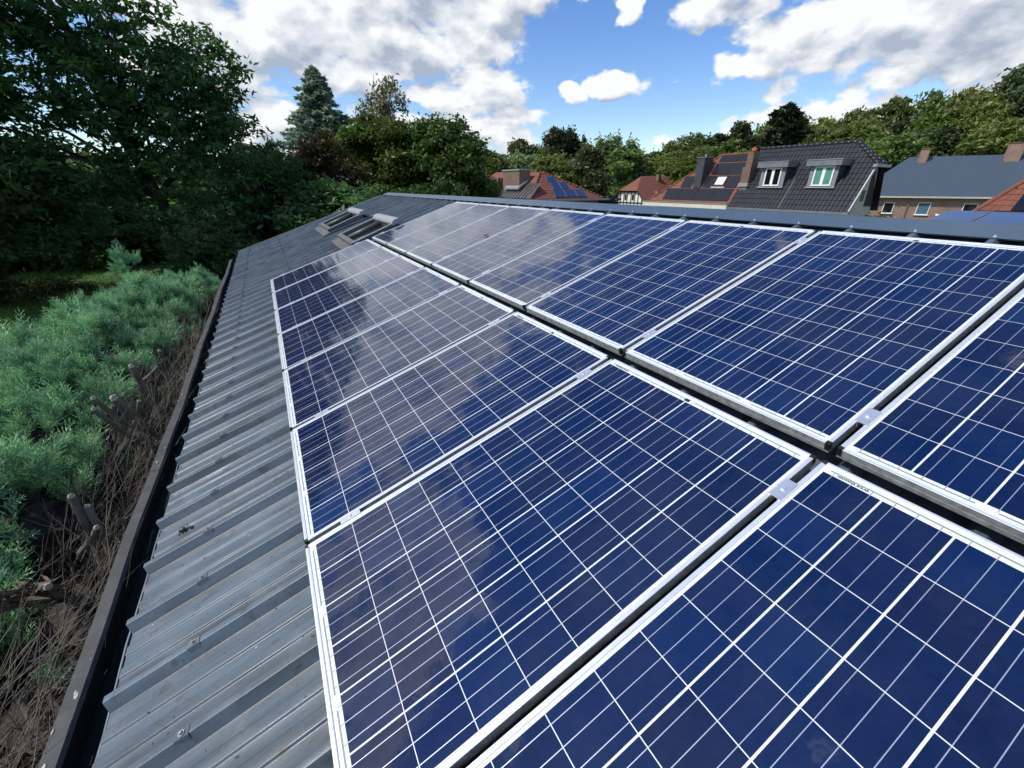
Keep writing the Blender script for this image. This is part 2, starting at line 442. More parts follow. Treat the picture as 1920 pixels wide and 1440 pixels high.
def mk_leaf(name, dark, light, trans=0.35, rough=0.5, odd=None, vary=True):
    """foliage: per-leaf tone plus a per-tree shift, some light passing through"""
    M = Mat(name)
    t = M.attr('tone')
    c = M.ramp(t, [(0.0, dark), (0.55, tuple((a + b) / 2 for a, b in zip(dark, light))), (1.0, light)])
    if odd: c = M.mix(M.ramp(M.noise(M.geo(), 0.55, 4, 0.6), [(0.45, 0.0), (0.62, 0.8)]), c, odd)
    h = M.N.new('ShaderNodeHueSaturation'); M.L.new(c, h.inputs['Color'])
    r = M.rand() if vary else M.math('ADD', 0.5, 0.0)
    M.L.new(M.math('ADD', M.math('MULTIPLY', r, 0.06), 0.468), h.inputs['Hue'])
    M.L.new(M.math('ADD', M.math('MULTIPLY', M.math('FRACT', M.math('MULTIPLY', r, 7.13)), 0.65), 0.7), h.inputs['Value'])
    c = h.outputs[0]
    M.set(color=c, rough=rough, spec=0.35)
    tr = M.N.new('ShaderNodeBsdfTranslucent')
    c2 = M.mix(0.5, c, M.mix(1.0, c, (1.6, 1.9, 0.5), 'MULTIPLY')); M.L.new(c2, tr.inputs[0])
    mx = M.N.new('ShaderNodeMixShader'); mx.inputs[0].default_value = trans
    M.L.new(M.b.outputs[0], mx.inputs[1]); M.L.new(tr.outputs[0], mx.inputs[2]); M.L.new(mx.outputs[0], M.out.inputs[0])
    return M.m


mf_dark = mk_leaf('leaf_maple_dark', (0.030, 0.070, 0.030), (0.105, 0.205, 0.075), 0.45)
mf_copper = mk_leaf('leaf_copper', (0.028, 0.018, 0.022), (0.075, 0.045, 0.05), 0.3)
mf_olive = mk_leaf('leaf_olive', (0.035, 0.038, 0.012), (0.10, 0.085, 0.025), 0.35, odd=(0.045, 0.03, 0.03))
mf_mid = mk_leaf('leaf_mid_green', (0.022, 0.044, 0.010), (0.10, 0.15, 0.032), 0.36)
mf_lite = mk_leaf('leaf_light_green', (0.030, 0.062, 0.011), (0.11, 0.175, 0.034), 0.38)
mf_forest = mk_leaf('leaf_forest', (0.055, 0.090, 0.028), (0.21, 0.26, 0.078), 0.38)
mf_forest2 = mk_leaf('leaf_forest_dark', (0.032, 0.048, 0.022), (0.095, 0.115, 0.045), 0.28)
mf_willow = mk_leaf('leaf_willow', (0.085, 0.12, 0.055), (0.22, 0.28, 0.13), 0.4)
mf_cedar = mk_leaf('needle_cedar', (0.15, 0.21, 0.185), (0.34, 0.45, 0.39), 0.4)
mf_pine = mk_leaf('needle_pine', (0.008, 0.018, 0.008), (0.035, 0.05, 0.02), 0.12)
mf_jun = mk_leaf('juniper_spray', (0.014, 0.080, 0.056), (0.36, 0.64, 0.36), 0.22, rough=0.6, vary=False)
mf_sparse = mk_leaf('leaf_thin_top', (0.09, 0.10, 0.05), (0.22, 0.2, 0.11), 0.4)
mf_grass = mk_leaf('grass_blade', (0.055, 0.13, 0.022), (0.14, 0.24, 0.045), 0.4)

M = Mat('ground_grass'); _v = M.geo(); _n = M.noise(_v, 0.35, 8, 0.7); _n3 = M.noise(_v, 9, 4, 0.8)
M.set(color=M.mix(M.ramp(_n3, [(0.35, 0.0), (0.7, 0.5)]), M.ramp(_n, [(0.35, (0.040, 0.090, 0.022)), (0.65, (0.080, 0.14, 0.032))]), (0.03, 0.028, 0.015)), rough=0.95)
M.bump(_n3, 0.6, 0.05); m_ground = M.m
m_soil = simple('bare_soil', (0.035, 0.026, 0.018), rough=0.95, var=0.4, scale=5, bump=0.5)
m_pave = simple('path_paving', (0.055, 0.058, 0.06), rough=0.9, var=0.15, scale=6)
m_cutd = simple('dried_dropping', (0.40, 0.40, 0.36), rough=0.9, var=0.4, scale=90)
m_inner = simple('inner_shade_fill', (0.016, 0.013, 0.010), rough=0.95, var=0.7, scale=40)  # shade inside the hedge, put into the colour of the filling mass
m_petal = simple('orange_petal', (0.75, 0.22, 0.03), rough=0.6, var=0.1)
m_dry = simple('dry_leaf', (0.12, 0.055, 0.03), rough=0.8, var=0.3, scale=40)

# frame of the roof plane: u up the slope, v along the eave, n away from the roof
RM = Matrix(((cos(TH), 0, -sin(TH), 0), (0, 1, 0, 0), (sin(TH), 0, cos(TH), 0), (0, 0, 0, 1)))


def P(u, v, n): return RM @ Vector((u, v, n))


GZ = -3.5
# ------------------------------------------------------------------ ground
def build_ground():
    mb = MB(); xs = [-1500, -400, -120, -40, 0, 40, 70, 85, 100, 120, 160, 260, 500, 1500]; ys = [-1500, -300, -60, 0, 40, 80, 120, 200, 500, 1500]
    def z(x, y):
        d = sqrt(x * x + y * y); a = math.degrees(atan2(x, y))
        k = max(0, min(1, (a - 38) / 20)) * max(0, min(1, (130 - a) / 20))
        return GZ + k * max(0, min(1, (d - 66) / 120)) * 9
    idx = {}
    for j, y in enumerate(ys):
        for i, x in enumerate(xs): idx[i, j] = len(mb.v); mb.v.append((x, y, z(x, y)))
    for j in range(len(ys) - 1):
        for i in range(len(xs) - 1): mb.f.append((idx[i, j], idx[i + 1, j], idx[i + 1, j + 1], idx[i, j + 1])); mb.m.append(0)
    tag(mb.obj('ground', m_ground), kind='structure')
    b = MB().box(-3.6, -0.5, -3, 13.5, GZ - 0.1, GZ + 0.03)
    tag(b.obj('planting_bed', m_soil), kind='structure')
    b = MB().box(-10.2, -6.0, 17.6, 20.1, GZ - 0.1, GZ + 0.05)
    tag(b.obj('path', m_pave), kind='structure')


build_ground()

# ------------------------------------------------------------------ the near building
HPAN = -0.130; RIB = 0.043; PITCH = 1 / 3.0
RV0 = 0.963                         # a rib centre
U_EAVE, U_RIDGE = -0.80, 3.80
V0, V1 = RV0 - 12 * PITCH - 1/6, 0
V_FAR = V0 + 18.0 if V0 + 18.0 < 13.9 else 13.83


def rounded(pts, r, seg=3):
    out = [pts[0]]
    for i in range(1, len(pts) - 1):
        p0, p1, p2 = Vector(pts[i - 1]), Vector(pts[i]), Vector(pts[i + 1])
        a = (p0 - p1); b = (p2 - p1); rr = min(r, a.length * 0.45, b.length * 0.45)
        a = p1 + a.normalized() * rr; b = p1 + b.normalized() * rr
        for k in range(seg + 1):
            t = k / seg; out.append(tuple(a * (1 - t) ** 2 + p1 * 2 * t * (1 - t) + b * t * t))
    out.append(pts[-1]); return out


def rib_profile():
    pr = [(-0.036, 0), (-0.013, RIB), (0.013, RIB), (0.036, 0)]
    st = []
    for c in (0.118, 0.2155): st += [(c - 0.027, 0), (c - 0.020, 0.006), (c + 0.020, 0.006), (c + 0.027, 0)]
    return pr + st


def sheet_mesh(nrib, u0, u1):
    prof = [(-PITCH / 2 + 0.003, 0.0)]
    for k in range(nrib):
        base = rib_profile()
        for (s, h) in base:
            s2 = s + k * PITCH
            if k == nrib - 1 and s > 0.16: continue
            prof.append((s2, h))
        if k == 0: prof = [(-PITCH / 2 + 0.003, 0.0), (-0.1445, 0.0), (-0.1375, 0.006), (-0.0975, 0.006), (-0.0905, 0.0)] + prof[1:]
    prof.append(((nrib - 1) * PITCH + PITCH / 2 + 0.004, 0.0))
    prof = rounded([(a, b) + (0,) for a, b in prof], 0.0026, 3)
    mb = MB(); us = [u0, u0 + 0.02] + [u0 + (u1 - u0) * k / 6 for k in range(1, 7)]
    n = len(prof)
    for u in us:
        mb.v += [(u, p[0], HPAN + p[1]) for p in prof]
    for j in range(len(us) - 1):
        for i in range(n - 1):
            mb.f.append((j * n + i, (j + 1) * n + i, (j + 1) * n + i + 1, j * n + i + 1)); mb.m.append(0)
    return mb.mesh('roof_sheet', m_roof, smooth=True)


barn = empty('metal_roof_building', P(U_EAVE, RV0, HPAN), label='low building with a dark blue-grey ribbed metal roof carrying the solar panels', cat='building')
bm_inv = Matrix.Translation(-barn.location)


def on_roof(o, u=0, v=0, n=0, rz=0, scale=1):
    """place an object given in roof coordinates, keeping barn as parent"""
    o.matrix_parent_inverse = Matrix.Identity(4)
    m = RM @ Matrix.Translation((u, v, n)) @ Matrix.Rotation(rz, 4, 'Z') @ Matrix.Scale(scale, 4)
    o.matrix_local = bm_inv @ m
    return o


N_SHEETS = 17
sm = sheet_mesh(3, U_EAVE, U_RIDGE - 0.03)
sheet_v = []
for k in range(N_SHEETS):
    v = RV0 + (-12 + 3 * k) * PITCH
    o = link_obj('roof_sheet', sm, barn); on_roof(o, random.uniform(-0.006, 0.006), v, 0.0008 * (k % 2)); sheet_v.append(v)
V_FAR = sheet_v[-1] + 2 * PITCH + PITCH / 2
V_NEAR = sheet_v[0] - PITCH / 2
# screw with saddle washer
sc = MB()
w = 0.0145
sc.extrude([(-0.022, -w - 0.0075, -0.016), (-0.022, -w, 0.0025), (-0.022, w, 0.0025), (-0.022, w + 0.0075, -0.016)], (0, 0, 0), (0.044, 0, 0))
sc.extrude([(-0.022, -w - 0.0075, -0.016), (-0.022, -w, 0.0005), (-0.022, w, 0.0005), (-0.022, w + 0.0075, -0.016)], (0, 0, 0), (0.044, 0, 0))
sc.tube([(0, 0, 0.002), (0, 0, 0.0055)], 0.0105, 12, 1); sc.tube([(0, 0, 0.0055), (0, 0, 0.0115)], 0.0058, 6, 1)
screw_me = sc.mesh('screw', [m_roof, m_zinc])
sb = MB(); sb.tube([(0, 0, 0), (0, 0, 0.003)], 0.0075, 10); sb.tube([(0, 0, 0.003), (0, 0, 0.009)], 0.0048, 6)
screw_cap_me = sb.mesh('screw_bright', m_alu)
nrib_tot = N_SHEETS * 3
for k in range(nrib_tot):
    v = RV0 + (-12 + k) * PITCH
    if v < -1.2: continue
    on_roof(link_obj('screw', screw_me, barn), -0.49 + random.uniform(-.008, .008), v, HPAN + RIB, random.uniform(-.08, .08))
    if v > 7.1:
        on_roof(link_obj('screw', screw_me, barn), 0.31 + random.uniform(-.008, .008), v, HPAN + RIB)
        if v > 12.1 or 9.0 < v < 10.2: on_roof(link_obj('screw', screw_me, barn), 1.75, v, HPAN + RIB)
        if k % 2 == 0: on_roof(link_obj('screw', screw_me, barn), 2.75, v, HPAN + RIB)
    o = link_obj('screw', screw_cap_me, barn); on_roof(o, 3.628, v, HPAN + RIB + 0.006)

# ridge cap in lengths with small laps
L_ = 3.0; v = V_NEAR
k = 0
while v < V_FAR:
    v2 = min(v + L_, V_FAR + 0.02); e = 0.002 * (k % 2)
    mb = MB()
    z0 = HPAN + RIB + 0.004 + e
    back = Vector((cos(-2 * TH), 0, sin(-2 * TH)))  # other slope seen in roof coordinates
    pr = [(3.617, 0, z0 - 0.009), (3.612, 0, z0), (U_RIDGE - 0.010, 0, z0 + 0.003), (U_RIDGE, 0, z0 + 0.004), (U_RIDGE + 0.012, 0, z0 - 0.002)]
    p_end = Vector(pr[-1]) + back * 0.27
    pr.append(tuple(p_end)); pr.append((p_end.x, 0, p_end.z - 0.03))
    nseg = 10
    for i in range(nseg):
        a = v + (v2 - v) * i / nseg; b = v + (v2 - v) * (i + 1) / nseg
        mb.extrude(pr, (0, a, 0), (0, b, 0))
    o = mb.obj('ridge_cap', m_cap, barn); on_roof(o); v = v2; k += 1
# profiled closure strip below the cap
mb = MB(); mb.box(3.70, 3.73, V_NEAR, V_FAR, HPAN - 0.005, HPAN + RIB - 0.004)
on_roof(mb.obj('ridge_closure', m_black, barn))
# far verge trim and near verge trim
mb = MB()
mb.extrude([(0, V_FAR + 0.03, HPAN + RIB + 0.012), (0, V_FAR - 0.05, HPAN + RIB + 0.012), (0, V_FAR - 0.052, HPAN)], (U_EAVE, 0, 0), (U_RIDGE - 0.25, 0, 0))
mb.extrude([(0, V_FAR + 0.03, HPAN - 0.15), (0, V_FAR + 0.03, HPAN + RIB + 0.012)], (U_EAVE, 0, 0), (U_RIDGE, 0, 0))
on_roof(mb.obj('verge_trim', m_zinc, barn))
# back slope, walls
rid = P(U_RIDGE, 0, HPAN)
mb = MB(); b2 = Vector((cos(TH), 0, -sin(TH)))
e2 = rid + b2 * 4.6
mb.poly([(rid.x, V_NEAR, rid.z), (e2.x, V_NEAR, e2.z), (e2.x, V_FAR, e2.z), (rid.x, V_FAR, rid.z)])
mb.poly([(rid.x, V_NEAR, rid.z - .03), (rid.x, V_FAR, rid.z - .03), (e2.x, V_FAR, e2.z - .03), (e2.x, V_NEAR, e2.z - .03)])
mb.obj('back_roof_slope', m_roof, barn, xf=bm_inv)
ev = P(U_EAVE, 0, HPAN)
mb = MB(); xa, xb = -0.52, e2.x - 0.15; za = ev.z - 0.02 + 0.06; zb = e2.z - 0.06
ya, yb = V_NEAR + 0.05, V_FAR - 0.06
pr = [(xa, GZ - 0.2), (xa, ev.z - 0.03), (rid.x, rid.z - 0.12), (xb, e2.z - 0.03), (xb, GZ - 0.2)]
mb.poly([(x, ya, z) for x, z in pr]); mb.poly([(x, yb, z) for x, z in reversed(pr)])
mb.poly([(xa, ya, GZ - .2), (xa, yb, GZ - .2), (xa, yb, ev.z - .03), (xa, ya, ev.z - .03)][::-1])
mb.poly([(xb, ya, GZ - .2), (xb, yb, GZ - .2), (xb, yb, e2.z - .03), (xb, ya, e2.z - .03)])
mb.obj('wall', m_brickd, barn, xf=bm_inv)
# fascia, drip strip, gutter lengths
MB().box(-0.60, -0.575, V_NEAR, V_FAR, -0.68, ev.z - 0.0).obj('fascia', m_timber, barn, xf=bm_inv)
mb = MB()
vv = V_NEAR
pts = []
while vv < V_FAR:
    pts.append((-0.733 + 0.003 * sin(vv * 9) + random.uniform(-.0015, .0015), vv, ev.z - 0.022 + 0.004 * sin(vv * 5.3))); vv += 0.12
mb.tube(pts, 0.0055, 6)
mb.obj('drip_edge', m_zinc, barn, xf=bm_inv, smooth=True)
v = V_NEAR; k = 0
LZ = -0.534
while v < V_FAR - 0.1:
    v2 = min(v + 3.05, V_FAR); e = 0.003 * (k % 2); mb = MB()
    gx0, gx1 = -0.972, -0.914
    segs = 24
    for i in range(segs):
        a = v + (v2 - v) * i / segs; b = v + (v2 - v) * (i + 1) / segs
        def gp(yy):
            wob = 0.006 * sin(yy * 1.7 + 1) + 0.003 * sin(yy * 5.1)
            zz = LZ + e + 0.004 * sin(yy * 0.9)
            return [(gx0 + wob + e, yy, zz - 0.17), (gx0 + wob + e, yy, zz), (gx1 + wob, yy, zz + 0.002), (gx1 + wob + 0.012, yy, zz - 0.012), (gx1 + wob + 0.018, yy, zz - 0.10),
                    (-0.60, yy, zz - 0.105), (-0.60, yy, zz + 0.03)]
        A, B = gp(a), gp(b)
        for j in range(len(A) - 1): mb.poly([A[j], B[j], B[j + 1], A[j + 1]][::-1], 0 if j < 3 else 1)
    o = mb.obj('gutter', [m_gut, m_moss], barn, xf=bm_inv); v = v2; k += 1
# silt and moss lumps in the gutter
mb = MB()
for i in range(260):
    yy = random.uniform(0.2, 9); xx = random.uniform(-0.84, -0.66); r = random.uniform(0.006, 0.022)
    zz = LZ - 0.10
    mb.tube([(xx, yy, zz - 0.01), (xx + random.uniform(-.004, .004), yy + random.uniform(-.004, .004), zz + r * 0.7)], [r, r * 0.45], 5)
tag(mb.obj('gutter_debris', m_moss, barn, xf=bm_inv), kind='stuff')


q0 = random.Random(21)
mb = MB()
for i in range(34):
    yy = .6 + 11 * q0.random() ** 1.6; xx = q0.uniform(-.965, -.922); ry = q0.uniform(.004, .017); rx = ry * q0.uniform(.2, .45)
    mb.poly([(xx + cos(a_ * pi / 4) * rx * q0.uniform(.7, 1.2), yy + sin(a_ * pi / 4) * ry * q0.uniform(.7, 1.2), LZ + .0095) for a_ in range(8)])
tag(mb.obj('bird_droppings', m_cutd, barn, xf=bm_inv), kind='stuff')
mb = MB()
for i in range(420):
    uu = q0.uniform(-.78, -.05) if q0.random() < .8 else q0.uniform(.0, 3.3); vv = q0.uniform(.2, 7.5) if uu < 0 else q0.uniform(7.2, 13.5)
    kk = (vv - RV0) / PITCH; s_ = (kk - math.floor(kk)) * PITCH
    if s_ < .035 or s_ > PITCH - .035: continue
    zz = HPAN + (.0065 if (.095 < s_ < .141 or .1925 < s_ < .2385) else .0006); r_ = q0.uniform(.0012, .0042)
    mb.poly([(uu + cos(a_ * pi / 3) * r_ * q0.uniform(.6, 2.2), vv + sin(a_ * pi / 3) * r_ * q0.uniform(.5, 1.3), zz + q0.uniform(.0002, .003)) for a_ in range(6)])
o = mb.obj('roof_debris', m_dry, barn); on_roof(o); tag(o, kind='stuff')
mb = MB()
for i in range(26):
    uu = q0.uniform(-.76, -.02); vv = q0.uniform(.4, 6); kk = (vv - RV0) / PITCH; s_ = (kk - math.floor(kk)) * PITCH
    if not (.15 < s_ < .185 or .25 < s_ < .29 or .04 < s_ < .085): continue
    r_ = q0.uniform(.002, .005)
    mb.poly([(uu + cos(a_ * pi / 3) * r_ * 1.5, vv + sin(a_ * pi / 3) * r_, HPAN + .0012) for a_ in range(6)])
o = mb.obj('lichen_spots', m_cutd, barn); on_roof(o); tag(o, kind='stuff')


# skylights (roof windows) with front apron
def skylight(vc, half, u0=1.38, u1=2.24, h0=-0.012, h1=0.035):
    """frame rises a little towards the top, hood across the top end"""
    vL, vR = vc + half, vc - half; t = 0.075
    def q(u, v, dn=0): return (u, v, h0 + (h1 - h0) * (u - u0) / (u1 - u0) + dn)
    mb = MB()
    for (ua, ub, va, vb) in ((u0, u1, vR, vR + t), (u0, u1, vL - t, vL), (u0, u0 + 0.10, vR + t, vL - t), (u1 - 0.08, u1, vR + t, vL - t)):
        top = [q(ua, va), q(ub, va), q(ub, vb), q(ua, vb)]
        bot = [(p[0], p[1], HPAN) for p in top]
        mb.poly(top)
        for i in range(4): mb.poly([bot[i], bot[(i + 1) % 4], top[(i + 1) % 4], top[i]])
    s = mb.obj('skylight', m_zincd, barn); on_roof(s)
    def sub(mb, name, mat, **k):
        o = link_obj(name, mb.mesh(name, mat, **k), s); return o
    g = MB(); g.poly([q(u0 + .1, vR + t, -.045), q(u1 - .08, vR + t, -.045), q(u1 - .08, vL - t, -.045), q(u0 + .1, vL - t, -.045)])
    sub(g, 'window_pane', m_skyglass)
    b = MB(); b.tube([q(u0 + .10, vc + 0.02, -.018), q(u1 - .10, vc + 0.02, -.018)], 0.045, 10); sub(b, 'centre_bar', m_zincd, smooth=True)
    for dv in (0.02,):
        f = MB()
        for w0 in (u0 + 0.012, u0 + 0.045):
            f.obox(q(w0, vR + t * .4, 0.001), (0.018, 0, 0), (0, 2 * half - t * .8, 0), (0, 0, 0.016))
        sub(f, 'sash_rail', m_zinc)
    for va in (vR - 0.002, vL - 0.012):
        f = MB(); f.obox(q(u0, va, -0.004), (u1 - u0, 0, h1 - h0), (0, 0.014, 0), (0, 0, 0.014)); sub(f, 'edge_trim', m_alu)
    hd = MB(); prof = []
    hu0, hu1, hh = u1 - 0.07, u1 + 0.14, 0.070
    for k in range(13):
        a = pi * k / 12; prof.append(((hu0 + hu1) / 2 - cos(a) * (hu1 - hu0) / 2, 0, h1 - 0.03 + (hh + 0.01) * sin(a) ** 0.75))
    hd.extrude(prof, (0, vR - 0.015, 0), (0, vL + 0.015, 0), caps=True)
    sub(hd, 'hood', m_lead)
    fl = MB(); fl.extrude([(u1 + 0.15, 0, HPAN + RIB + .002), (u1 + 0.02, 0, h1 - .03)], (0, vR - .05, 0), (0, vL + .05, 0))
    for va, vb in ((vR - 0.13, vR), (vL, vL + 0.13)):
        fl.poly([(u0 - .02, va, HPAN + RIB + .003), (u1 + .3, va, HPAN + RIB + .003), (u1 + .3, vb, HPAN + RIB + .005), (u0 - .02, vb, HPAN + RIB + .005)])
    sub(fl, 'side_flashing', m_roof)
    ap = MB(); n = 14
    for i in range(n):
        va = vR - 0.06 + (2 * half + .12) * i / n; vb = vR - 0.06 + (2 * half + .12) * (i + 1) / n
        za = HPAN + RIB - .012 + 0.045 * (i % 2); zb = HPAN + RIB - .012 + 0.045 * ((i + 1) % 2)
        ap.poly([(u0 - .16, va, za), (u0 + .0, va, za + .01), (u0 + .0, vb, zb + .01), (u0 - .16, vb, zb)])
    sub(ap, 'pleated_apron', m_apron)


skylight(8.08, 0.76)
skylight(11.1, 0.79)


# ------------------------------------------------------------------ solar panels
PL, PW_, PV = 1.64, 0.986, 1.01
CU0, CV0 = 0.041, 0.0225
GU, GV = 0.0026, 0.0052
CSU = (PL - 2 * CU0 - 9 * GU) / 10; CSV = (PW_ - 2 * CV0 - 5 * GV) / 6


def frame_mesh():
    mb = MB(); r = 0.0
    # concentric rectangular rings: (inset, height)
    rings = [(0.0, -0.040), (0.0, -0.0235), (0.0012, -0.023), (0.0, -0.0225), (0.0, -0.001), (0.001, 0.0), (0.0075, 0.0), (0.0085, -0.0014), (0.0098, -0.0014), (0.0108, -0.0002), (0.0125, -0.0008), (0.0130, -0.0046)]
    for (i, h) in rings:
        mb.v += [(i, i, h), (PL - i, i, h), (PL - i, PW_ - i, h), (i, PW_ - i, h)]
    for k in range(len(rings) - 1):
        for j in range(4):
            j2 = (j + 1) % 4
            mb.f.append((k * 4 + j, k * 4 + j2, k * 4 + 4 + j2, k * 4 + 4 + j)); mb.m.append(1 if k < 4 else 0)
    return mb.mesh('frame', [m_alu, m_alud])


fr_me = frame_mesh()
bk_me = MB().box(0.0128, PL - 0.0128, 0.0128, PW_ - 0.0128, -0.010, -0.0046).mesh('backsheet', m_back)
cm = MB(); cm.poly([(0, 0, 0), (CSU, 0, 0), (CSU, CSV, 0), (0, CSV, 0)], 0)
for f_ in (1 / 6, 0.5, 5 / 6):
    y = CSV * f_
    cm.poly([(0, y - 0.0009, 0.0002), (CSU, y - 0.0009, 0.0002), (CSU, y + 0.0009, 0.0002), (0, y + 0.0009, 0.0002)], 1)
cell_me = cm.mesh('solar_cell', [m_cell, m_bus])
rb = MB()
for u in (CU0 - 0.014, PL - CU0 + 0.0165):
    segs = [(0.03, 0.30), (0.345, 0.62), (0.665, 0.94)] if u < 1 else [(0.035, 0.46), (0.50, 0.95)]
    for a, b in segs: rb.box(u - 0.0022, u + 0.0022, a, b, -0.0044, -0.0036)
for j in range(6):
    for f_ in (1 / 6, 0.5, 5 / 6):
        y = CV0 + j * (CSV + GV) + CSV * f_
        rb.box(PL - CU0 + 0.001, PL - CU0 + 0.0155, y - 0.0009, y + 0.0009, -0.0044, -0.0037)
        rb.box(CU0 - 0.0115, CU0 - 0.001, y - 0.0009, y + 0.0009, -0.0044, -0.0037)
rib_me = rb.mesh('interconnect_ribbon', m_ribbon)
cc_me = MB().box(-0.001, 0.014, -0.001, 0.014, -0.03, 0.0010).mesh('corner_cap', m_black)
cl = MB(); cl.box(-0.043, 0.043, -0.0145, 0.0145, 0.0012, 0.0042); cl.box(-0.043, 0.043, -0.0105, -0.0085, -0.03, 0.0012); cl.box(-0.043, 0.043, 0.0085, 0.0105, -0.03, 0.0012)
cl.box(-0.043, 0.043, -0.018, -0.0145, 0.0012, 0.0028); cl.box(-0.043, 0.043, 0.0145, 0.018, 0.0012, 0.0028)
cl.tube([(0, 0, 0.0045), (0, 0, 0.0095)], 0.0065, 10)
clamp_me = cl.mesh('clamp', m_clamp)
jb_me = MB().box(-0.008, 0.008, -0.012, 0.012, -0.0043, -0.0038).mesh('marking_square', m_black)


def text_mesh(txt, size, mat, extrude=0.0003):
    cu = bpy.data.curves.new('lettering', 'FONT'); cu.body = txt; cu.size = size; cu.align_x = 'CENTER'; cu.align_y = 'CENTER'; cu.extrude = extrude
    cu.resolution_u = 2; cu.offset = size * 0.035
    o = bpy.data.objects.new('tmp', cu); COL.objects.link(o)
    dg = bpy.context.evaluated_depsgraph_get(); me = bpy.data.meshes.new_from_object(o.evaluated_get(dg))
    bpy.data.objects.remove(o); me.materials.clear(); me.materials.append(mat); return me


txt_me = text_mesh('HANWHA SOLAR', 0.0105, m_timber)
ordl = ['first', 'second', 'third', 'fourth', 'fifth', 'sixth', 'seventh', 'eighth']
panel_roots = {}
for row, u0 in ((0, 0.0), (1, 1.712)):
    for k in range(-1, 7):
        v0 = k * PV + (PV - PW_) / 2
        far = 6 - k
        rn = 'lower row' if row == 0 else 'upper row below the ridge'
        if far == 0: pos = 'at the far end by skylights'
        elif k == -1: pos = 'cut by the right edge' if row else 'large, in the bottom right corner'
        else: pos = '%s from the far end' % ordl[far]
        lab = 'blue solar panel in the %s, %s' % (rn, pos)
        r = empty('solar_panel', P(u0, v0, 0), (random.uniform(-.0012, .0012), -TH + random.uniform(-.0010, .0010), random.uniform(-.0004, .0004)), label=lab, cat='solar panel', group='solar panels on the near metal roof')
        panel_roots[row, k] = r
        link_obj('frame', fr_me, r); link_obj('backsheet', bk_me, r)
        tag(link_obj('interconnect_ribbon', rib_me, r), kind='stuff')
        for i in range(10):
            for j in range(6):
                o = link_obj('solar_cell', cell_me, r)
                o.location = (CU0 + i * (CSU + GU), CV0 + j * (CSV + GV), -0.0041)
        for (x, y) in ((0, 0), (PL - 0.013, 0), (0, PW_ - 0.013), (PL - 0.013, PW_ - 0.013)):
            o = link_obj('corner_cap', cc_me, r); o.location = (x, y, 0.0003)
        for cu_ in ((0.20, 1.455) if row == 0 else (0.19, 1.46)):
            o = link_obj('clamp', clamp_me, r); o.location = (cu_, PW_ + (PV - PW_) / 2, 0)
        if far == 0: continue
        o = link_obj('marking_square', jb_me, r); o.location = (PL - 0.028, PW_ * 0.5, 0)
        if row == 0:
            o = link_obj('lettering', txt_me, r); o.location = (PL - CU0 + 0.0085, PW_ - 0.100, -0.0038); o.rotation_euler = (0, 0, -pi / 2)
# rails below the panels
for i, (u, w_) in enumerate(((0.20, 'lowest rail, near the lower edge of the bottom row'), (1.455, 'rail near the top of the bottom row'), (1.902, 'rail near the lower edge of the top row'), (3.172, 'highest rail, near the ridge'))):
    mb = MB().box(-0.02, 0.02, 0, 8.4, -0.043, 0.0)
    r = mb.obj('mounting_rail', m_timber); r.location = P(u, -1.1, -0.0415); r.rotation_euler = (0, -TH, 0)
    tag(r, 'dark rail under the solar panels, ' + w_, 'rail', 'mounting rails on the metal roof')

# dry leaf on a far panel, tuft of moss on the near roof
mb = MB()
pts = [(-0.045, 0, 0.004), (-0.02, 0.018, 0.016), (0.02, 0.02, 0.006), (0.045, 0.004, 0.022), (0.02, -0.018, 0.008), (-0.02, -0.016, 0.018)]
for i in range(6): mb.poly([pts[i], pts[(i + 1) % 6], (0, 0, 0.003)])
mb.tube([(0.045, .004, .022), (0.07, 0.0, 0.012)], 0.0015, 4)
o = mb.obj('fallen_leaf', m_dry); o.matrix_world = RM @ Matrix.Translation((2.50, 4.16, 0.0005)); tag(o, 'curled brown dry leaf lying on a far panel of the upper row', 'leaf')
mb = MB()
for i in range(46):
    a = random.uniform(0, 2 * pi); rr = abs(random.gauss(0, 0.018)); x, y = rr * cos(a) * 1.5, rr * sin(a)
    mb.tube([(x, y, 0), (x + random.uniform(-.01, .01), y + random.uniform(-.01, .01), random.uniform(.006, .02))], [0.004, 0.0012], 4)
o = mb.obj('moss_tuft', simple('moss', (0.03, 0.028, 0.015), 0.95, var=0.6, scale=60)); o.matrix_world = RM @ Matrix.Translation((-0.66, 1.80, HPAN)); tag(o, 'small dark tuft of moss lying on the ribbed roof above the gutter', 'moss')

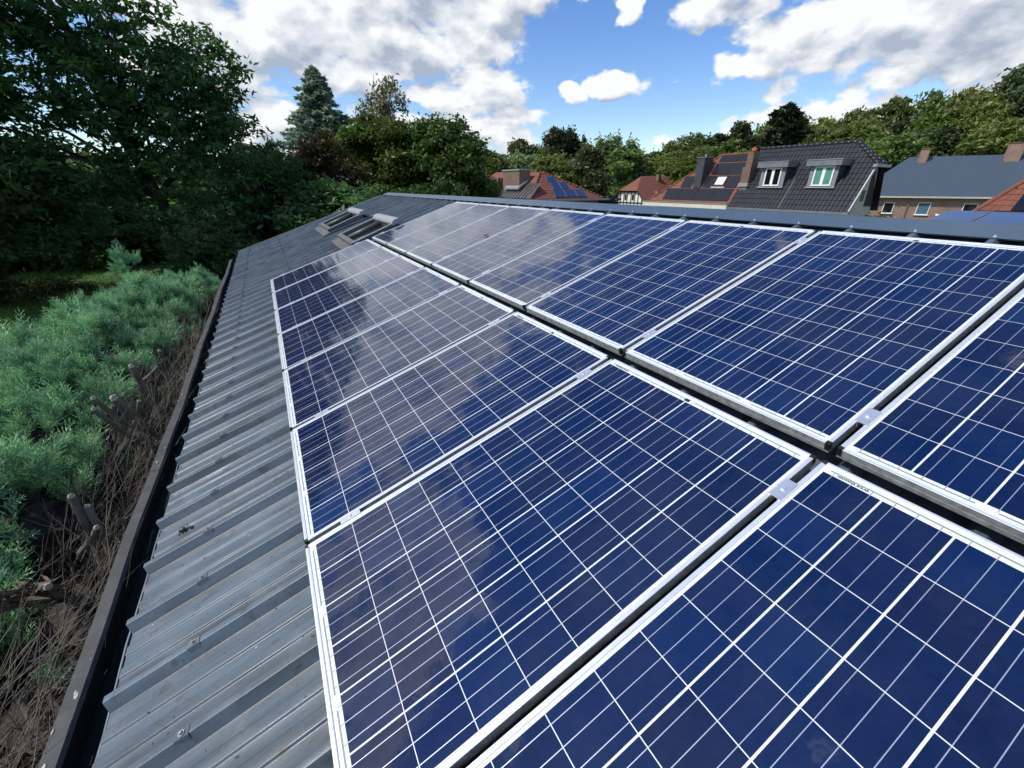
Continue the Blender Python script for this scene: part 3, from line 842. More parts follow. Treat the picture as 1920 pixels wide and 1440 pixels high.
# ------------------------------------------------------------------ houses
def tile_field(O, A, U, Lw, H, tw, th, inside, wave=0.03, step=0.02, flat=False):
    """tiles as one relief: O origin, A along, U up the slope (unit vectors); inside(a,h) keeps or drops a tile"""
    O, A, U = Vector(O), Vector(A).normalized(), Vector(U).normalized(); Nn = A.cross(U)
    if Nn.z < 0: Nn = -Nn
    mb = MB(); nc = int(round(Lw / tw)); nr = int(round(H / th)); tw = Lw / nc; th = H / nr
    prof = [(0, 0.0), (0.22, 1.0), (0.44, 0.75), (0.62, 0.1), (1.0, 0.0)] if not flat else [(0.0, 0.0), (0.03, .3), (0.97, .3), (1.0, 0.0)]
    for r in range(nr):
        for c in range(nc):
            if not inside((c + .5) * tw, (r + .5) * th): continue
            j = random.uniform(-.003, .003)
            i = len(mb.v)
            for (t, w_) in prof:
                for hh, zz in ((0, step), (1.02, 0.0)):
                    p = O + A * ((c + t) * tw) + U * ((r + hh) * th) + Nn * (w_ * wave + zz + j + 0.01)
                    mb.v.append(tuple(p))
                p = O + A * ((c + t) * tw) + U * (r * th) + Nn * (w_ * wave - 0.0)
                mb.v.append(tuple(p))
            for k in range(len(prof) - 1):
                a = i + k * 3; b = a + 3
                mb.f.append((a, b, b + 1, a + 1)); mb.m.append(0)
                mb.f.append((a + 2, b + 2, b, a)); mb.m.append(0)
    return mb


def wall_box(x0, x1, y0, y1, z0, z1): return MB().box(x0, x1, y0, y1, z0, z1)


def flat_panel(parent_label, corners, mat, group, lines=None):
    """one thin panel lying on a roof: 4 corners, raised along the normal"""
    c = [Vector(p) for p in corners]; n = (c[1] - c[0]).cross(c[3] - c[0]).normalized()
    if n.z < 0: n = -n
    root = empty('solar_panel', c[0] + n * 0.05, label=parent_label, cat='solar panel', group=group)
    inv = Matrix.Translation(-root.location)
    def lay(ins, h0, h1):
        m = sum(c, Vector()) / 4; cc = []
        for k in range(4):
            e1 = (c[(k + 1) % 4] - c[k]).normalized(); e2 = (c[(k + 3) % 4] - c[k]).normalized(); cc.append(c[k] + (e1 + e2) * ins)
        mb = MB(); lo = [p + n * h0 for p in cc]; hi = [p + n * h1 for p in cc]
        mb.poly(hi)
        for k in range(4): mb.poly([lo[k], lo[(k + 1) % 4], hi[(k + 1) % 4], hi[k]])
        return mb
    lay(0.006, 0.045, 0.083).obj('frame', m_zinc if mat is m_blpanel else m_timber, root, xf=inv)
    lay(0.022, 0.05, 0.088).obj('panel_glass', mat, root, xf=inv)
    return root


def vwindow(root, o, ax, w, h, depth=0.08, frame=0.06, glass=None, mull=1, name='window', sill=True, fm=None, inv=None):
    """window in a vertical wall: o lower corner on the wall, ax unit vector along the wall; outward normal = ax x z"""
    ax = Vector(ax).normalized(); nz = Vector((0, 0, 1)); nn = ax.cross(nz); o = Vector(o)
    mb = MB(); fm = fm or m_white
    def bar(a0, a1, b0, b1, n0=-0.02, n1=0.05): mb.obox(o + ax * a0 + nz * b0 + nn * n0, ax * (a1 - a0), nz * (b1 - b0), nn * (n1 - n0))
    bar(0, frame, 0, h); bar(w - frame, w, 0, h); bar(frame, w - frame, 0, frame); bar(frame, w - frame, h - frame, h)
    for k in range(mull): c = w * (k + 1) / (mull + 1); bar(c - frame * 0.7, c + frame * 0.7, frame, h - frame)
    win = mb.obj(name, fm, root, xf=inv)
    g = MB(); g.obox(o + ax * frame + nz * frame - nn * 0.01, ax * (w - 2 * frame), nz * (h - 2 * frame), nn * 0.02)
    link_obj('pane', g.mesh('pane', glass or m_glass, xf=inv), win)
    if sill:
        s = MB(); s.obox(o - ax * 0.06 - nz * 0.05 - nn * .02, ax * (w + .12), nz * 0.05, nn * 0.12)
        link_obj('sill', s.mesh('sill', fm, xf=inv), win)
    return win


PIT = radians(58); X0, Z0_ = 28.0, 0.03
Ud = Vector((cos(PIT), 0, sin(PIT)))


def dpl(y, h, off=0.0, x0=X0, z0=Z0_):   # point on the steep west slope of the two joined houses
    nn = Vector((-sin(PIT), 0, cos(PIT)))
    return Vector((x0, y, z0)) + Ud * h + nn * off


def dark_house():
    R = empty('dark_roofed_house', (30, 15.7, GZ), label='house with a steep near-black tiled roof and two flat-topped dormers', cat='house')
    inv = Matrix.Translation(-R.location)
    HR = 3.52 / sin(PIT)        # slope length to the ridge
    HH = 2.34 / sin(PIT)        # where the half hip starts
    YR, YL = 12.07, 19.42
    wid = YL - YR
    def inside(a, h):
        y = YR + a
        if h > HH and (y - YR) < (h - HH) / (HR - HH) * 1.62: return False
        for (ya, yb) in ((16.44, 18.06), (13.50, 15.08)):
            if ya < y < yb and 1.50 < h < 2.72: return False
        return True
    t = tile_field(dpl(YR, 0), (0, 1, 0), Ud, wid, HR, 0.225, 0.33, inside, 0.032, 0.026)
    tag(t.obj('roof_tiles', m_tiled, R, xf=inv), kind='stuff')
    # deck below, back slope, half hip
    xr = X0 + HR * cos(PIT); zr = Z0_ + HR * sin(PIT); xh = X0 + HH * cos(PIT); zh = Z0_ + HH * sin(PIT); yh = YR + 1.62
    xb = 31.2; xhb = 30.32
    mb = MB()
    mb.poly([(X0, YR, Z0_ - .03), (X0, YL, Z0_ - .03), (xr, YL, zr - .03), (xr, yh, zr - .03), (xh, YR, zh - .03)])
    mb.poly([(xb, YR, Z0_), (xb, YL, Z0_), (xr, YL, zr), (xr, yh, zr), (xhb, YR, zh)][::-1])
    mb.obj('roof', m_tiled, R, xf=inv)
    mb = MB()
    for k in range(9):
        f0, f1 = k / 9, (k + 1) / 9
        def hp(f, s): return Vector((xh + (xr - xh) * f if s == 0 else xhb - (xhb - xr) * f, YR + 1.62 * f, zh + (zr - zh) * f))
        a, b, c, d = hp(f0, 0), hp(f0, 1), hp(f1, 1), hp(f1, 0)
        up = Vector((0, -0.02, 0.03)); mb.poly([a + up, b + up, c, d]); mb.poly([a, b, b + up, a + up])
    tag(mb.obj('half_hip_tiles', m_tiled, R, xf=inv), kind='stuff')
    rt = MB(); rt.tube([(0, 0, 0), (0, 0.36, 0)], [0.105, 0.085], 8); rme = rt.mesh('ridge_tile', m_tiled, smooth=True)
    n = int((YL - yh) / 0.33)
    for k in range(n):
        o = link_obj('ridge_tile', rme, R); o.location = Vector((xr, yh + (YL - yh) * k / n, zr + 0.02)) - R.location
    for s, (a, b) in enumerate(((Vector((xh, YR, zh)), Vector((xr, yh, zr))), (Vector((xhb, YR, zh)), Vector((xr, yh, zr))))):
        d = (b - a); q = d.to_track_quat('Y', 'Z')
        for k in range(7):
            o = link_obj('ridge_tile', rme, R); o.location = a + d * (k / 7) - R.location + Vector((0, 0, .03)); o.rotation_euler = q.to_euler()
    # eave gutter, verge strip, half hip gutter box
    MB().box(X0 - 0.13, X0 + 0.02, YR - 0.05, YL, Z0_ - 0.14, Z0_ - 0.0).obj('eave_gutter', m_zinc, R, xf=inv)
    mb = MB(); nn = Vector((-sin(PIT), 0, cos(PIT)))
    mb.obox(dpl(YR - 0.03, 0, -0.05), Ud * HH, (0, 0.07, 0), nn * 0.13); mb.obj('verge_strip', m_lead, R, xf=inv)
    MB().box(xh - 0.35, xhb + 0.45, YR - 0.10, YR + 0.06, zh - 0.13, zh + 0.01).obj('hip_gutter', m_lead, R, xf=inv)
    # walls, gable
    mb = MB(); yg = YR + 0.30
    mb.poly([(X0 + .2, yg, GZ), (xb - .2, yg, GZ), (xb - .2, yg, Z0_), (xhb, yg, zh - .1), (xh, yg, zh - .1), (X0 + .2, yg, Z0_)])
    mb.poly([(X0 + .2, yg, GZ), (X0 + .2, YL, GZ), (X0 + .2, YL, Z0_), (X0 + .2, yg, Z0_)][::-1])
    mb.poly([(xb - .2, yg, GZ), (xb - .2, YL, GZ), (xb - .2, YL, Z0_), (xb - .2, yg, Z0_)])
    mb.obj('wall', m_beige, R, xf=inv)
    # underside of the verge and dark panel on the gable
    mb = MB(); mb.poly([dpl(YR - .02, 0, -.06), dpl(YR - .02, HH, -.06), dpl(yg, HH, -.06), dpl(yg, 0, -.06)]); mb.obj('verge_soffit', m_beige, R, xf=inv)
    gc = MB(); gc.extrude([(29.88, 0, 2.24), (30.05, 0, 2.24), (31.0, 0, .27), (30.06, 0, .27)], (0, yg - .03, 0), (0, yg - .004, 0), closed=True, caps=True); gc.obj('gable_dark_panel', m_timber, R, xf=inv)
    MB().box(29.45, 29.75, yg - 0.03, yg - 0.004, 0.55, 1.1).obj('gable_window', m_glass, R, xf=inv)
    # dormers
    for (y1, y0, w0, w1, gl, wh) in ((18.02, 16.46, 16.70, 17.72, m_glass, 'a'), (15.02, 13.52, 13.72, 14.77, m_curtain, 'b')):
        xf_ = 28.68; zs = 1.27; zt = 2.36
        mb = MB(); xe = X0 + (zt - Z0_) / math.tan(PIT) + .3
        mb.box(xf_, xe, y0, y1, zs - 0.02, zt); d = mb.obj('dormer', m_dormer, R, xf=inv)
        def sub(m_, nm, mat): return link_obj(nm, m_.mesh(nm, mat, xf=inv), d)
        ck = MB(); ck.box(xf_ + 0.03, xe, y0 - 0.012, y0 - 0.002, zs, zt - 0.002); sub(ck, 'dormer_cheek', m_slate)
        ck = MB(); ck.box(xf_ + .03, xe, y1 + .002, y1 + 0.012, zs, zt - .002); sub(ck, 'dormer_cheek', m_slate)
        rf = MB(); rf.box(xf_ - 0.22, xe + 0.35, y0 - 0.16, y1 + 0.22, zt + 0.002, zt + 0.30); sub(rf, 'dormer_roof', m_zinc)
        rf = MB(); rf.box(xf_ - 0.25, xe + 0.45, y0 - 0.19, y1 + 0.25, zt + 0.302, zt + 0.335); sub(rf, 'roof_edge_trim', m_lead)
        ap = MB(); ap.obox((xf_ - 0.09, y0 - .05, zs - .06), (0.10, 0, 0.03), (0, y1 - y0 + .1, 0), (0, 0, .04)); sub(ap, 'lead_apron', m_lead)
        mb = MB(); fr = 0.075; h_ = 1.02; w_ = w1 - w0; z_ = zs + 0.05; x1 = xf_ - 0.006
        def bar(a0, a1, b0, b1): mb.box(x1 - 0.05, x1, w0 + a0, w0 + a1, z_ + b0, z_ + b1)
        bar(0, fr, 0, h_); bar(w_ - fr, w_, 0, h_); bar(fr, w_ - fr, 0, fr); bar(fr, w_ - fr, h_ - fr, h_); bar(w_ / 2 - .085, w_ / 2 + .085, fr, h_ - fr)
        sub(mb, 'window_frame', m_white)
        for a, b in ((fr, w_ / 2 - .085), (w_ / 2 + .085, w_ - fr)):
            p_ = MB().box(x1 - 0.018, x1 - 0.008, w0 + a, w0 + b, z_ + fr, z_ + h_ - fr); sub(p_, 'pane', gl)
    # vertical standing strips (repaired tile courses) and chimney
    for y in (18.9 - 3.0, ):
        mb = MB(); mb.obox(dpl(y, 0.05, 0.045), Ud * 1.9, (0, 0.12, 0), nn * 0.02); mb.obj('repair_strip', m_tiled, R, xf=inv)
    ch = MB(); ch.box(28.62, 29.35, 18.78, 19.36, 1.0, 2.45); ch.box(28.72, 29.32, 18.84, 19.26, 2.45, 3.30)
    c = ch.obj('chimney', m_brickd, R, xf=inv)
    link_obj('chimney_flashing', MB().box(28.56, 29.4, 18.74, 19.42, 1.28, 1.50).mesh('chimney_flashing', m_lead, xf=inv), c)
    p = MB(); p.tube([(28.95, 19.03, 3.30), (28.95, 19.03, 3.42), (28.95, 19.03, 3.55)], [0.17, 0.15, 0.16], 12); p.tube([(28.95, 19.03, 3.55), (28.95, 19.03, 3.62)], [0.1, .03], 8)
    link_obj('chimney_pot', p.mesh('chimney_pot', m_terra, xf=inv, smooth=True), c)
    return R


dark_house()


def red_house():
    R = empty('red_roofed_house', (30, 23, GZ), label='red tiled house covered with black solar panels, dark slate chimney', cat='house')
    inv = Matrix.Translation(-R.location); x0, z0 = 28.12, 0.23
    HR = 3.1 / sin(PIT); YR, YL = 19.45, 26.95; yr = 22.2
    def inside(a, h): return (YR + a) < YL - (YL - yr) * h / HR + .05
    t = tile_field(dpl(YR, 0, 0, x0, z0), (0, 1, 0), Ud, YL - YR, HR, 0.23, 0.33, inside, 0.02, 0.02)
    tag(t.obj('roof_tiles', m_tiler, R, xf=inv), kind='stuff')
    xr = x0 + HR * cos(PIT); zr = z0 + HR * sin(PIT); xb = 2 * xr - x0
    mb = MB(); mb.poly([(x0, YR, z0 - .02), (x0, YL, z0 - .02), (xr, yr, zr - .02), (xr, YR, zr - .02)])
    mb.poly([(x0, YL, z0 - .02), (xb, YL, z0 - .02), (xr, yr, zr - .02)]); mb.poly([(xb, YL, z0), (xb, YR, z0), (xr, YR, zr), (xr, yr, zr)])
    mb.obj('roof', m_tiler, R, xf=inv)
    rt = MB(); rt.tube([(0, 0, 0), (0, 0.36, 0)], [0.09, 0.08], 8); rme = rt.mesh('ridge_tile', m_tiler, smooth=True)
    for k in range(8):
        o = link_obj('ridge_tile', rme, R); o.location = Vector((xr, YR + .05 + k * .34, zr)) - R.location
    a = Vector((x0, YL, z0)); b = Vector((xr, yr, zr)); d = b - a; q = d.to_track_quat('Y', 'Z').to_euler()
    for k in range(17):
        o = link_obj('ridge_tile', rme, R); o.location = a + d * k / 17 - R.location + Vector((0, 0, .02)); o.rotation_euler = q
    MB().box(x0 - 0.30, x0 + 0.05, YR - .02, YL + .25, z0 - 0.42, z0 - 0.03).obj('eave_board', m_eave, R, xf=inv)
    MB().box(x0 - 0.34, x0 - 0.29, YR - .02, YL + .25, z0 - 0.06, z0 - 0.0).obj('gutter', m_lead, R, xf=inv)
    MB().box(x0 + .25, xb - .2, YR + .02, YL - .1, GZ, z0 - .03).obj('wall', m_brick, R, xf=inv)
    ch = MB().box(28.62, 29.5, 22.42 + .05, 23.1, 1.2, 3.15); c = ch.obj('chimney', m_slate, R, xf=inv)
    link_obj('chimney_cap', MB().box(28.58, 29.54, 22.43, 23.14, 3.15, 3.2).mesh('chimney_cap', m_zinc, xf=inv), c)
    p = MB(); p.tube([(28.9, 22.65, 3.2), (28.9, 22.65, 3.38)], 0.07, 8); link_obj('flue', p.mesh('flue', m_lead, xf=inv), c)
    # roof window
    def q_(y, h, o): return dpl(y, h, o, x0, z0)
    ya, yb, ha, hb = 20.62, 21.52, 1.22, 2.02; nn = Vector((-sin(PIT), 0, cos(PIT)))
    mb = MB()
    for (a0, a1, b0, b1) in ((ya, ya + .09, ha, hb), (yb - .09, yb, ha, hb), (ya + .09, yb - .09, ha, ha + .1), (ya + .09, yb - .09, hb - .09, hb)):
        mb.obox(q_(a0, b0, .03), (0, a1 - a0, 0), Ud * (b1 - b0), nn * 0.09)
    w_ = mb.obj('roof_window', m_timber, R, xf=inv)
    g = MB(); g.obox(q_(ya + .09, ha + .1, .05), (0, yb - ya - .18, 0), Ud * (hb - ha - .19), nn * .03); link_obj('pane', g.mesh('pane', m_plaster, xf=inv), w_)
    g = MB(); g.obox(q_(ya - .1, ha - .12, .03), (0, yb - ya + .2, 0), Ud * .12, nn * .03); link_obj('apron', g.mesh('apron', m_lead, xf=inv), w_)
    G = 'black solar panels on the red roof'
    s = 1 / sin(PIT)
    rows = [((0.33, 1.12), [(19.68, 21.1), (21.13, 22.55), (22.58, 24.0), (24.03, 25.45)], 'bottom row'),
            ((1.17, 1.95), [(19.64, 20.55), (21.60, 22.35), (23.36, 24.33)], 'row beside roof window'),
            ((2.00, 2.76), [(19.64, 20.9), (20.93, 22.2)], 'row above the roof window'), ((2.82, 3.24), [(19.95, 20.66), (20.70, 22.12)], 'short top row at the ridge')]
    for (za, zb), cols, nm in rows:
        for j, (y0, y1) in enumerate(cols):
            h0 = (za - z0) * s + .02; h1 = (zb - z0) * s
            if len(cols) == 2: w_ = ('right one', 'left one')[j]
            elif len(cols) == 3: w_ = ('right of that window', 'between window and chimney', 'left of the slate chimney')[j]
            else: w_ = ('rightmost', 'second from the right', 'second from the left', 'leftmost')[j]
            flat_panel('black solar panel, %s, %s' % (nm, w_), [q_(y0, h0, 0), q_(y1, h0, 0), q_(y1, h1, 0), q_(y0, h1, 0)], m_bpanel, G)
    return R


red_house()


def brick_building():
    a = radians(-26.68); ax = Vector((sin(a), cos(a), 0)); nn = Vector((cos(a), -sin(a), 0))   # nn points away from camera
    C0 = Vector((0.137, -0.495, 0)) + nn * 55
    R = empty('brick_building', C0 + ax * -9 + Vector((0, 0, GZ)), label='long brown brick building with a plain slate-grey roof', cat='building')
    inv = Matrix.Translation(-R.location)
    def q(s, d, z): return C0 + ax * s + nn * d + Vector((0, 0, z))
    mb = MB(); mb.obox(q(-22, 0, GZ), ax * 19.2, nn * 11.6, (0, 0, 0.36 - GZ)); mb.obj('wall', m_brick, R, xf=inv)
    mb = MB()
    e = -0.35
    mb.poly([q(-22.3, e, .44), q(-2.45, e, .44), q(-6.0, 6, 3.9), q(-22.3, 6, 3.9)])
    mb.poly([q(-2.45, e, .44), q(-2.45, 12.3, .28), q(-6.0, 6, 3.9)]); mb.poly([q(-22.3, 6, 3.9), q(-6.0, 6, 3.9), q(-2.45, 12.3, .28), q(-22.3, 12.3, .28)])
    mb.obj('roof', m_eternit, R, xf=inv)
    mb = MB(); mb.obox(q(-22.3, e - .12, .34), ax * 19.9, nn * .55, (0, 0, .13)); mb.obj('eave_gutter', m_beige, R, xf=inv)
    mb = MB(); mb.tube([q(-6.5, -.08, .12), q(-6.52, -.08, GZ)], 0.05, 8); mb.obj('downpipe', m_zinc, R, xf=inv)
    for (s0, s1, z0, z1, gl) in ((-5.55, -4.78, -1.0, -.07, m_glass), (-8.08, -7.2, -1.06, -.03, m_glassb), (-11.12, -10.22, -1.1, -.06, m_glass), (-14.2, -13.3, -1.06, -.05, m_glass)):
        vwindow(R, q(s1, -0.02, z0), -ax, s1 - s0, z1 - z0, glass=gl, mull=0, inv=inv, frame=0.05)
    # blind with pale writing-like slats in the first window
    for (s, d, w_, t_, z0, z1) in ((-7.25, 5.0, .62, .5, 3.0, 4.5), (-13.45, 4.9, .95, .7, 3.0, 4.75)):
        mb = MB(); mb.obox(q(s, d, z0), ax * w_, nn * t_, (0, 0, z1 - z0)); c = mb.obj('chimney', m_brick, R, xf=inv)
        f = MB(); f.obox(q(s - .05, d - .05, z1), ax * (w_ + .1), nn * (t_ + .1), (0, 0, .06)); link_obj('chimney_cap', f.mesh('chimney_cap', m_brickd, xf=inv), c)
    return R


brick_building()


def hip_house():
    """red house with a wide brick chimney, seen at 930-1130"""
    R = empty('hipped_roof_house', (24.4, 36, GZ), label='red hipped roof house with a very wide brick chimney and blue solar panels', cat='house')
    inv = Matrix.Translation(-R.location)
    A = Vector((22.3, 34.5, 2.42)); pt = radians(40); k = math.tan(pt)
    ze = 0.32; dy = (A.z - ze) / k; xe0 = A.x - dy
    ye = A.y - dy; xr_ = 27.6
    Us = Vector((0, cos(pt), sin(pt))); Hs = (A.z - ze) / sin(pt)
    t = tile_field((xe0, ye, ze), (1, 0, 0), Us, xr_ - xe0, Hs, 0.24, 0.34, lambda a, h: (a > dy * h / Hs) and (a < (xr_ - xe0) - (xr_ - A.x - 0.25) * h / Hs), 0.02, 0.02)
    tag(t.obj('roof_tiles', m_tiler, R, xf=inv), kind='stuff')
    yb = A.y + 6.5
    mb = MB(); mb.poly([(xe0, ye, ze - .02), (xr_, ye, ze - .02), (A.x + .25, A.y, A.z - .02), (A.x, A.y, A.z - .02)])
    mb.poly([(xe0, ye, ze), (A.x, A.y, A.z), (A.x, yb, A.z + .05), (xe0, yb, ze)]); mb.poly([(xr_, ye, ze), (xr_, yb, ze), (A.x + .25, yb, A.z), (A.x + .25, A.y, A.z)])
    mb.poly([(A.x, A.y, A.z), (A.x + .25, A.y, A.z), (A.x + .25, yb, A.z), (A.x, yb, A.z + .05)])
    mb.obj('roof', m_tiler, R, xf=inv)
    rt = MB(); rt.tube([(0, 0, 0), (0, 0.36, 0)], [0.10, 0.085], 8); rme = rt.mesh('ridge_tile', m_tiler, smooth=True)
    for (p0, p1, n) in ((Vector((xe0, ye, ze)), A, 11), (Vector((xr_, ye, ze)), A + Vector((.25, 0, 0)), 17)):
        d = p1 - p0; q = d.to_track_quat('Y', 'Z').to_euler()
        for i in range(n):
            o = link_obj('ridge_tile', rme, R); o.location = p0 + d * i / n - R.location + Vector((0, 0, .03)); o.rotation_euler = q
    # standing seam brown zinc on the lower west slope
    Uw = Vector((cos(pt), 0, sin(pt))); nw = Vector((-sin(pt), 0, cos(pt)))
    def wq(y, z, o): return Vector((A.x - (A.z - z) / k, y, z)) + nw * o
    mb = MB(); mb.poly([wq(31.9, .32, .05), wq(32.6, 1.5, .05), wq(38.6, 1.5, .05), wq(38.6, .32, .05)])
    mb.obj('zinc_roof', m_zincb, R, xf=inv)
    z = MB()
    for i in range(11):
        y = 32.9 + .55 * i; z.obox(wq(y, .34, .05), Uw * 1.78, (0, .04, 0), nw * .05)
    link_obj('standing_seam', z.mesh('standing_seam', m_zincb, xf=inv), R)
    MB().box(xe0 - .15, xr_ + .5, ye - .35, ye + .02, ze - .16, ze - .02).obj('eave_gutter', m_lead, R, xf=inv)
    MB().box(xe0 + .3, xr_ - .3, ye + .3, yb, GZ, ze - .03).obj('wall', m_brick, R, xf=inv)
    MB().box(20.2, 24.5, 38.6, 43.5, GZ, 2.0).obj('rear_wing', m_brickd, R, xf=inv)
    mb = MB(); mb.poly([(19.9, 38.5, 1.1), (22.5, 38.5, 2.6), (22.5, 43.6, 2.6), (19.9, 43.6, 1.1)]); mb.poly([(22.5, 38.5, 2.6), (24.8, 38.5, 1.1), (24.8, 43.6, 1.1), (22.5, 43.6, 2.6)])
    mb.obj('rear_roof', m_tiler, R, xf=inv)
    c = MB().box(20.4, 21.5, 34.9, 38.0, 0.6, 2.55).obj('chimney', m_brickd, R, xf=inv)
    link_obj('chimney_cap', MB().box(20.33, 21.57, 34.83, 38.07, 2.55, 2.66).mesh('chimney_cap', m_lead, xf=inv), c)
    link_obj('chimney_flashing', MB().obox((20.2, 34.7, 1.05), (1.0, 0, .62), (0, 2.6, 0), (0, 0, .16)).mesh('chimney_flashing', m_lead, xf=inv), c)
    ns = Vector((0, -sin(pt), cos(pt)))
    def sq(x, z): return Vector((x, A.y - (A.z - z) / k, z)) + ns * .04
    i = 0
    for (za, zb, xs) in ((1.6, 2.0, [(22.45, 23.35)]), (1.02, 1.57, [(22.55, 23.45), (23.48, 24.3)]), (0.40, 0.97, [(22.35, 23.5), (23.53, 24.7), (24.73, 25.75)])):
        for j, (xa, xb) in enumerate(xs):
            nm = {1: 'single one at the top', 2: 'middle row ' + ('left', 'right')[j % 2], 3: 'bottom row ' + ('left', 'middle', 'right')[j]}[len(xs)]
            flat_panel('blue solar panel on the hipped red roof, ' + nm, [sq(xa, za), sq(xb, za), sq(xb, zb), sq(xa, zb)], m_blpanel, 'blue solar panels on the hipped red roof')
    return R


hip_house()


def timber_house():
    R = empty('half_timbered_house', (59, 57, GZ), label='red roofed house with white half-timbered gable', cat='house')
    inv = Matrix.Translation(-R.location)
    yc, zr, x0, x1 = 57.7, 2.8, 55.0, 64.0; hw = 3.9; ze = -1.05; xt = 57.2; zt = 0.6
    kk = (zr - ze) / hw; yt = (zr - zt) / kk
    for s in (-1, 1):
        A = Vector((1, 0, 0)); U = Vector((0, -s * hw, zr - ze)).normalized(); H = sqrt(hw ** 2 + (zr - ze) ** 2)
        O = (x0 - .5, yc + s * hw, ze)
        t = tile_field(O, A, U, x1 - x0 + .5, H, 0.3, 0.36, lambda a, h: True if h / H < (zt - ze) / (zr - ze) else a > (h / H - (zt - ze) / (zr - ze)) / (1 - (zt - ze) / (zr - ze)) * (xt - x0 + .5), 0.03, 0.02)
        tag(t.obj('roof_tiles', m_tiler, R, xf=inv), kind='stuff')
    mb = MB(); mb.poly([(x0 - .5, yc - yt, zt), (x0 - .5, yc + yt, zt), (xt, yc, zr)])
    for s in (-1, 1): mb.poly([(x0 - .5, yc + s * hw, ze - .03), (x1, yc + s * hw, ze - .03), (x1, yc, zr - .03), (xt, yc, zr - .03), (x0 - .5, yc + s * yt, zt - .03)])
    mb.obj('roof', m_tiler, R, xf=inv)
    MB().poly([(x0, yc - hw + .3, GZ), (x0, yc + hw - .3, GZ), (x0, yc + hw - .3, ze), (x0, yc + yt, zt), (x0, yc - yt, zt), (x0, yc - hw + .3, ze)]).obj('gable_wall', m_plaster, R, xf=inv)
    MB().box(x0 + .02, x1 - .2, yc - hw + .3, yc + hw - .3, GZ, ze).obj('wall', m_plaster, R, xf=inv)
    for i, y in enumerate((-3.0, -2.1, -1.3, -.45, .45, 1.3, 2.1, 3.0)):
        MB().box(x0 - .06, x0 - .004, yc + y - .09, yc + y + .09, -1.6, min(zt, zr - kk * abs(y)) - .05).obj('timber_post', m_timber, R, xf=inv)
    for z in (-1.25, zt - .18): MB().box(x0 - .075, x0 - .004, yc - (hw - .6 if z < 0 else yt), yc + (hw - .6 if z < 0 else yt), z - .09, z + .09).obj('timber_rail', m_timber, R, xf=inv)
    for y in (-.9, .85):
        w_ = MB().box(x0 - .05, x0 - .004, yc + y - .34, yc + y + .34, -.95, .1).obj('window', m_plaster, R, xf=inv)
        link_obj('pane', MB().box(x0 - .06, x0 - .052, yc + y - .26, yc + y + .26, -.87, .02).mesh('pane', m_glass, xf=inv), w_)
    for s in (-1, 1):
        mb = MB(); U = Vector((0, -s * (hw - yt), zt - ze)); mb.obox((x0 - .55, yc + s * hw, ze - .08), (.06, 0, 0), U, (0, 0, .22)); mb.obj('bargeboard', m_timber, R, xf=inv)
    c = MB().box(60.2, 60.9, yc - 1.0, yc - .4, 1.6, 3.1).obj('chimney', m_brickd, R, xf=inv)
    MB().box(58.2, 59.2, yc - 3.2, yc - 2.4, -.1, .55).obj('roof_hatch', m_zinc, R, xf=inv)
    return R


timber_house()


def corner_house():
    """red roof with black panels at the right edge, blue array and small chimney in front of it"""
    R = empty('corner_red_roof_house', (28, 4.5, GZ), label='red tiled roof with dark panels cut by the right edge of the photo', cat='house')
    inv = Matrix.Translation(-R.location)
    x0, ya, z0 = 23.0, 6.6, -0.48; pt = radians(42); k = math.tan(pt)
    U = Vector((cos(pt), 0, sin(pt))); H = 4.75
    # slope facing the camera, left edge is a hip leaning right
    hipx = 0.42
    t = tile_field((x0, -4, z0), (0, 1, 0), U, ya + 4, H, 0.20, 0.28, lambda a, h: a < (ya + 4) - h * hipx, 0.02, 0.02)
    tag(t.obj('roof_tiles', m_tiler, R, xf=inv), kind='stuff')
    mb = MB(); top = Vector((x0, 0, z0)) + U * H; yt = ya - H * hipx
    mb.poly([(x0, -4, z0 - .02), (x0, ya, z0 - .02), (top.x, yt, top.z - .02), (top.x, -4, top.z - .02)])
    mb.poly([(x0, ya, z0 - .02), (2 * top.x - x0, ya, z0 - .02), (top.x, yt, top.z - .02)])
    mb.poly([(2 * top.x - x0, ya, z0), (2 * top.x - x0, -4, z0), (top.x, -4, top.z), (top.x, yt, top.z)]); mb.obj('roof', m_tiler, R, xf=inv)
    mb = MB(); mb.tube([(x0, ya, z0 + .02), (top.x, yt, top.z + .02)], .09, 8); mb.obj('hip_tiles', m_tiler, R, xf=inv)
    MB().box(x0 + .25, 2 * top.x - x0 - .2, -3.9, ya - .2, GZ, z0).obj('wall', m_brick, R, xf=inv)
    nn = Vector((-sin(pt), 0, cos(pt)))
    def q(y, h): return Vector((x0, y, z0)) + U * h + nn * .03
    i = 0
    for h0, ys, nm in ((0.35, (5.5, 3.8, 2.1), 'lower row'), (1.40, (5.1, 3.4, 1.7), 'middle row'), (2.45, (4.65, 2.95, 1.25), 'upper row')):
        for j, y in enumerate(ys):
            flat_panel('dark solar panel on the roof at the right edge, %s, %s' % (nm, ('leftmost', 'second', 'third')[j]), [q(y - 1.66, h0), q(y, h0), q(y, h0 + 1.0), q(y - 1.66, h0 + 1.0)], m_bpanel, 'dark solar panels on the corner roof')


corner_house()


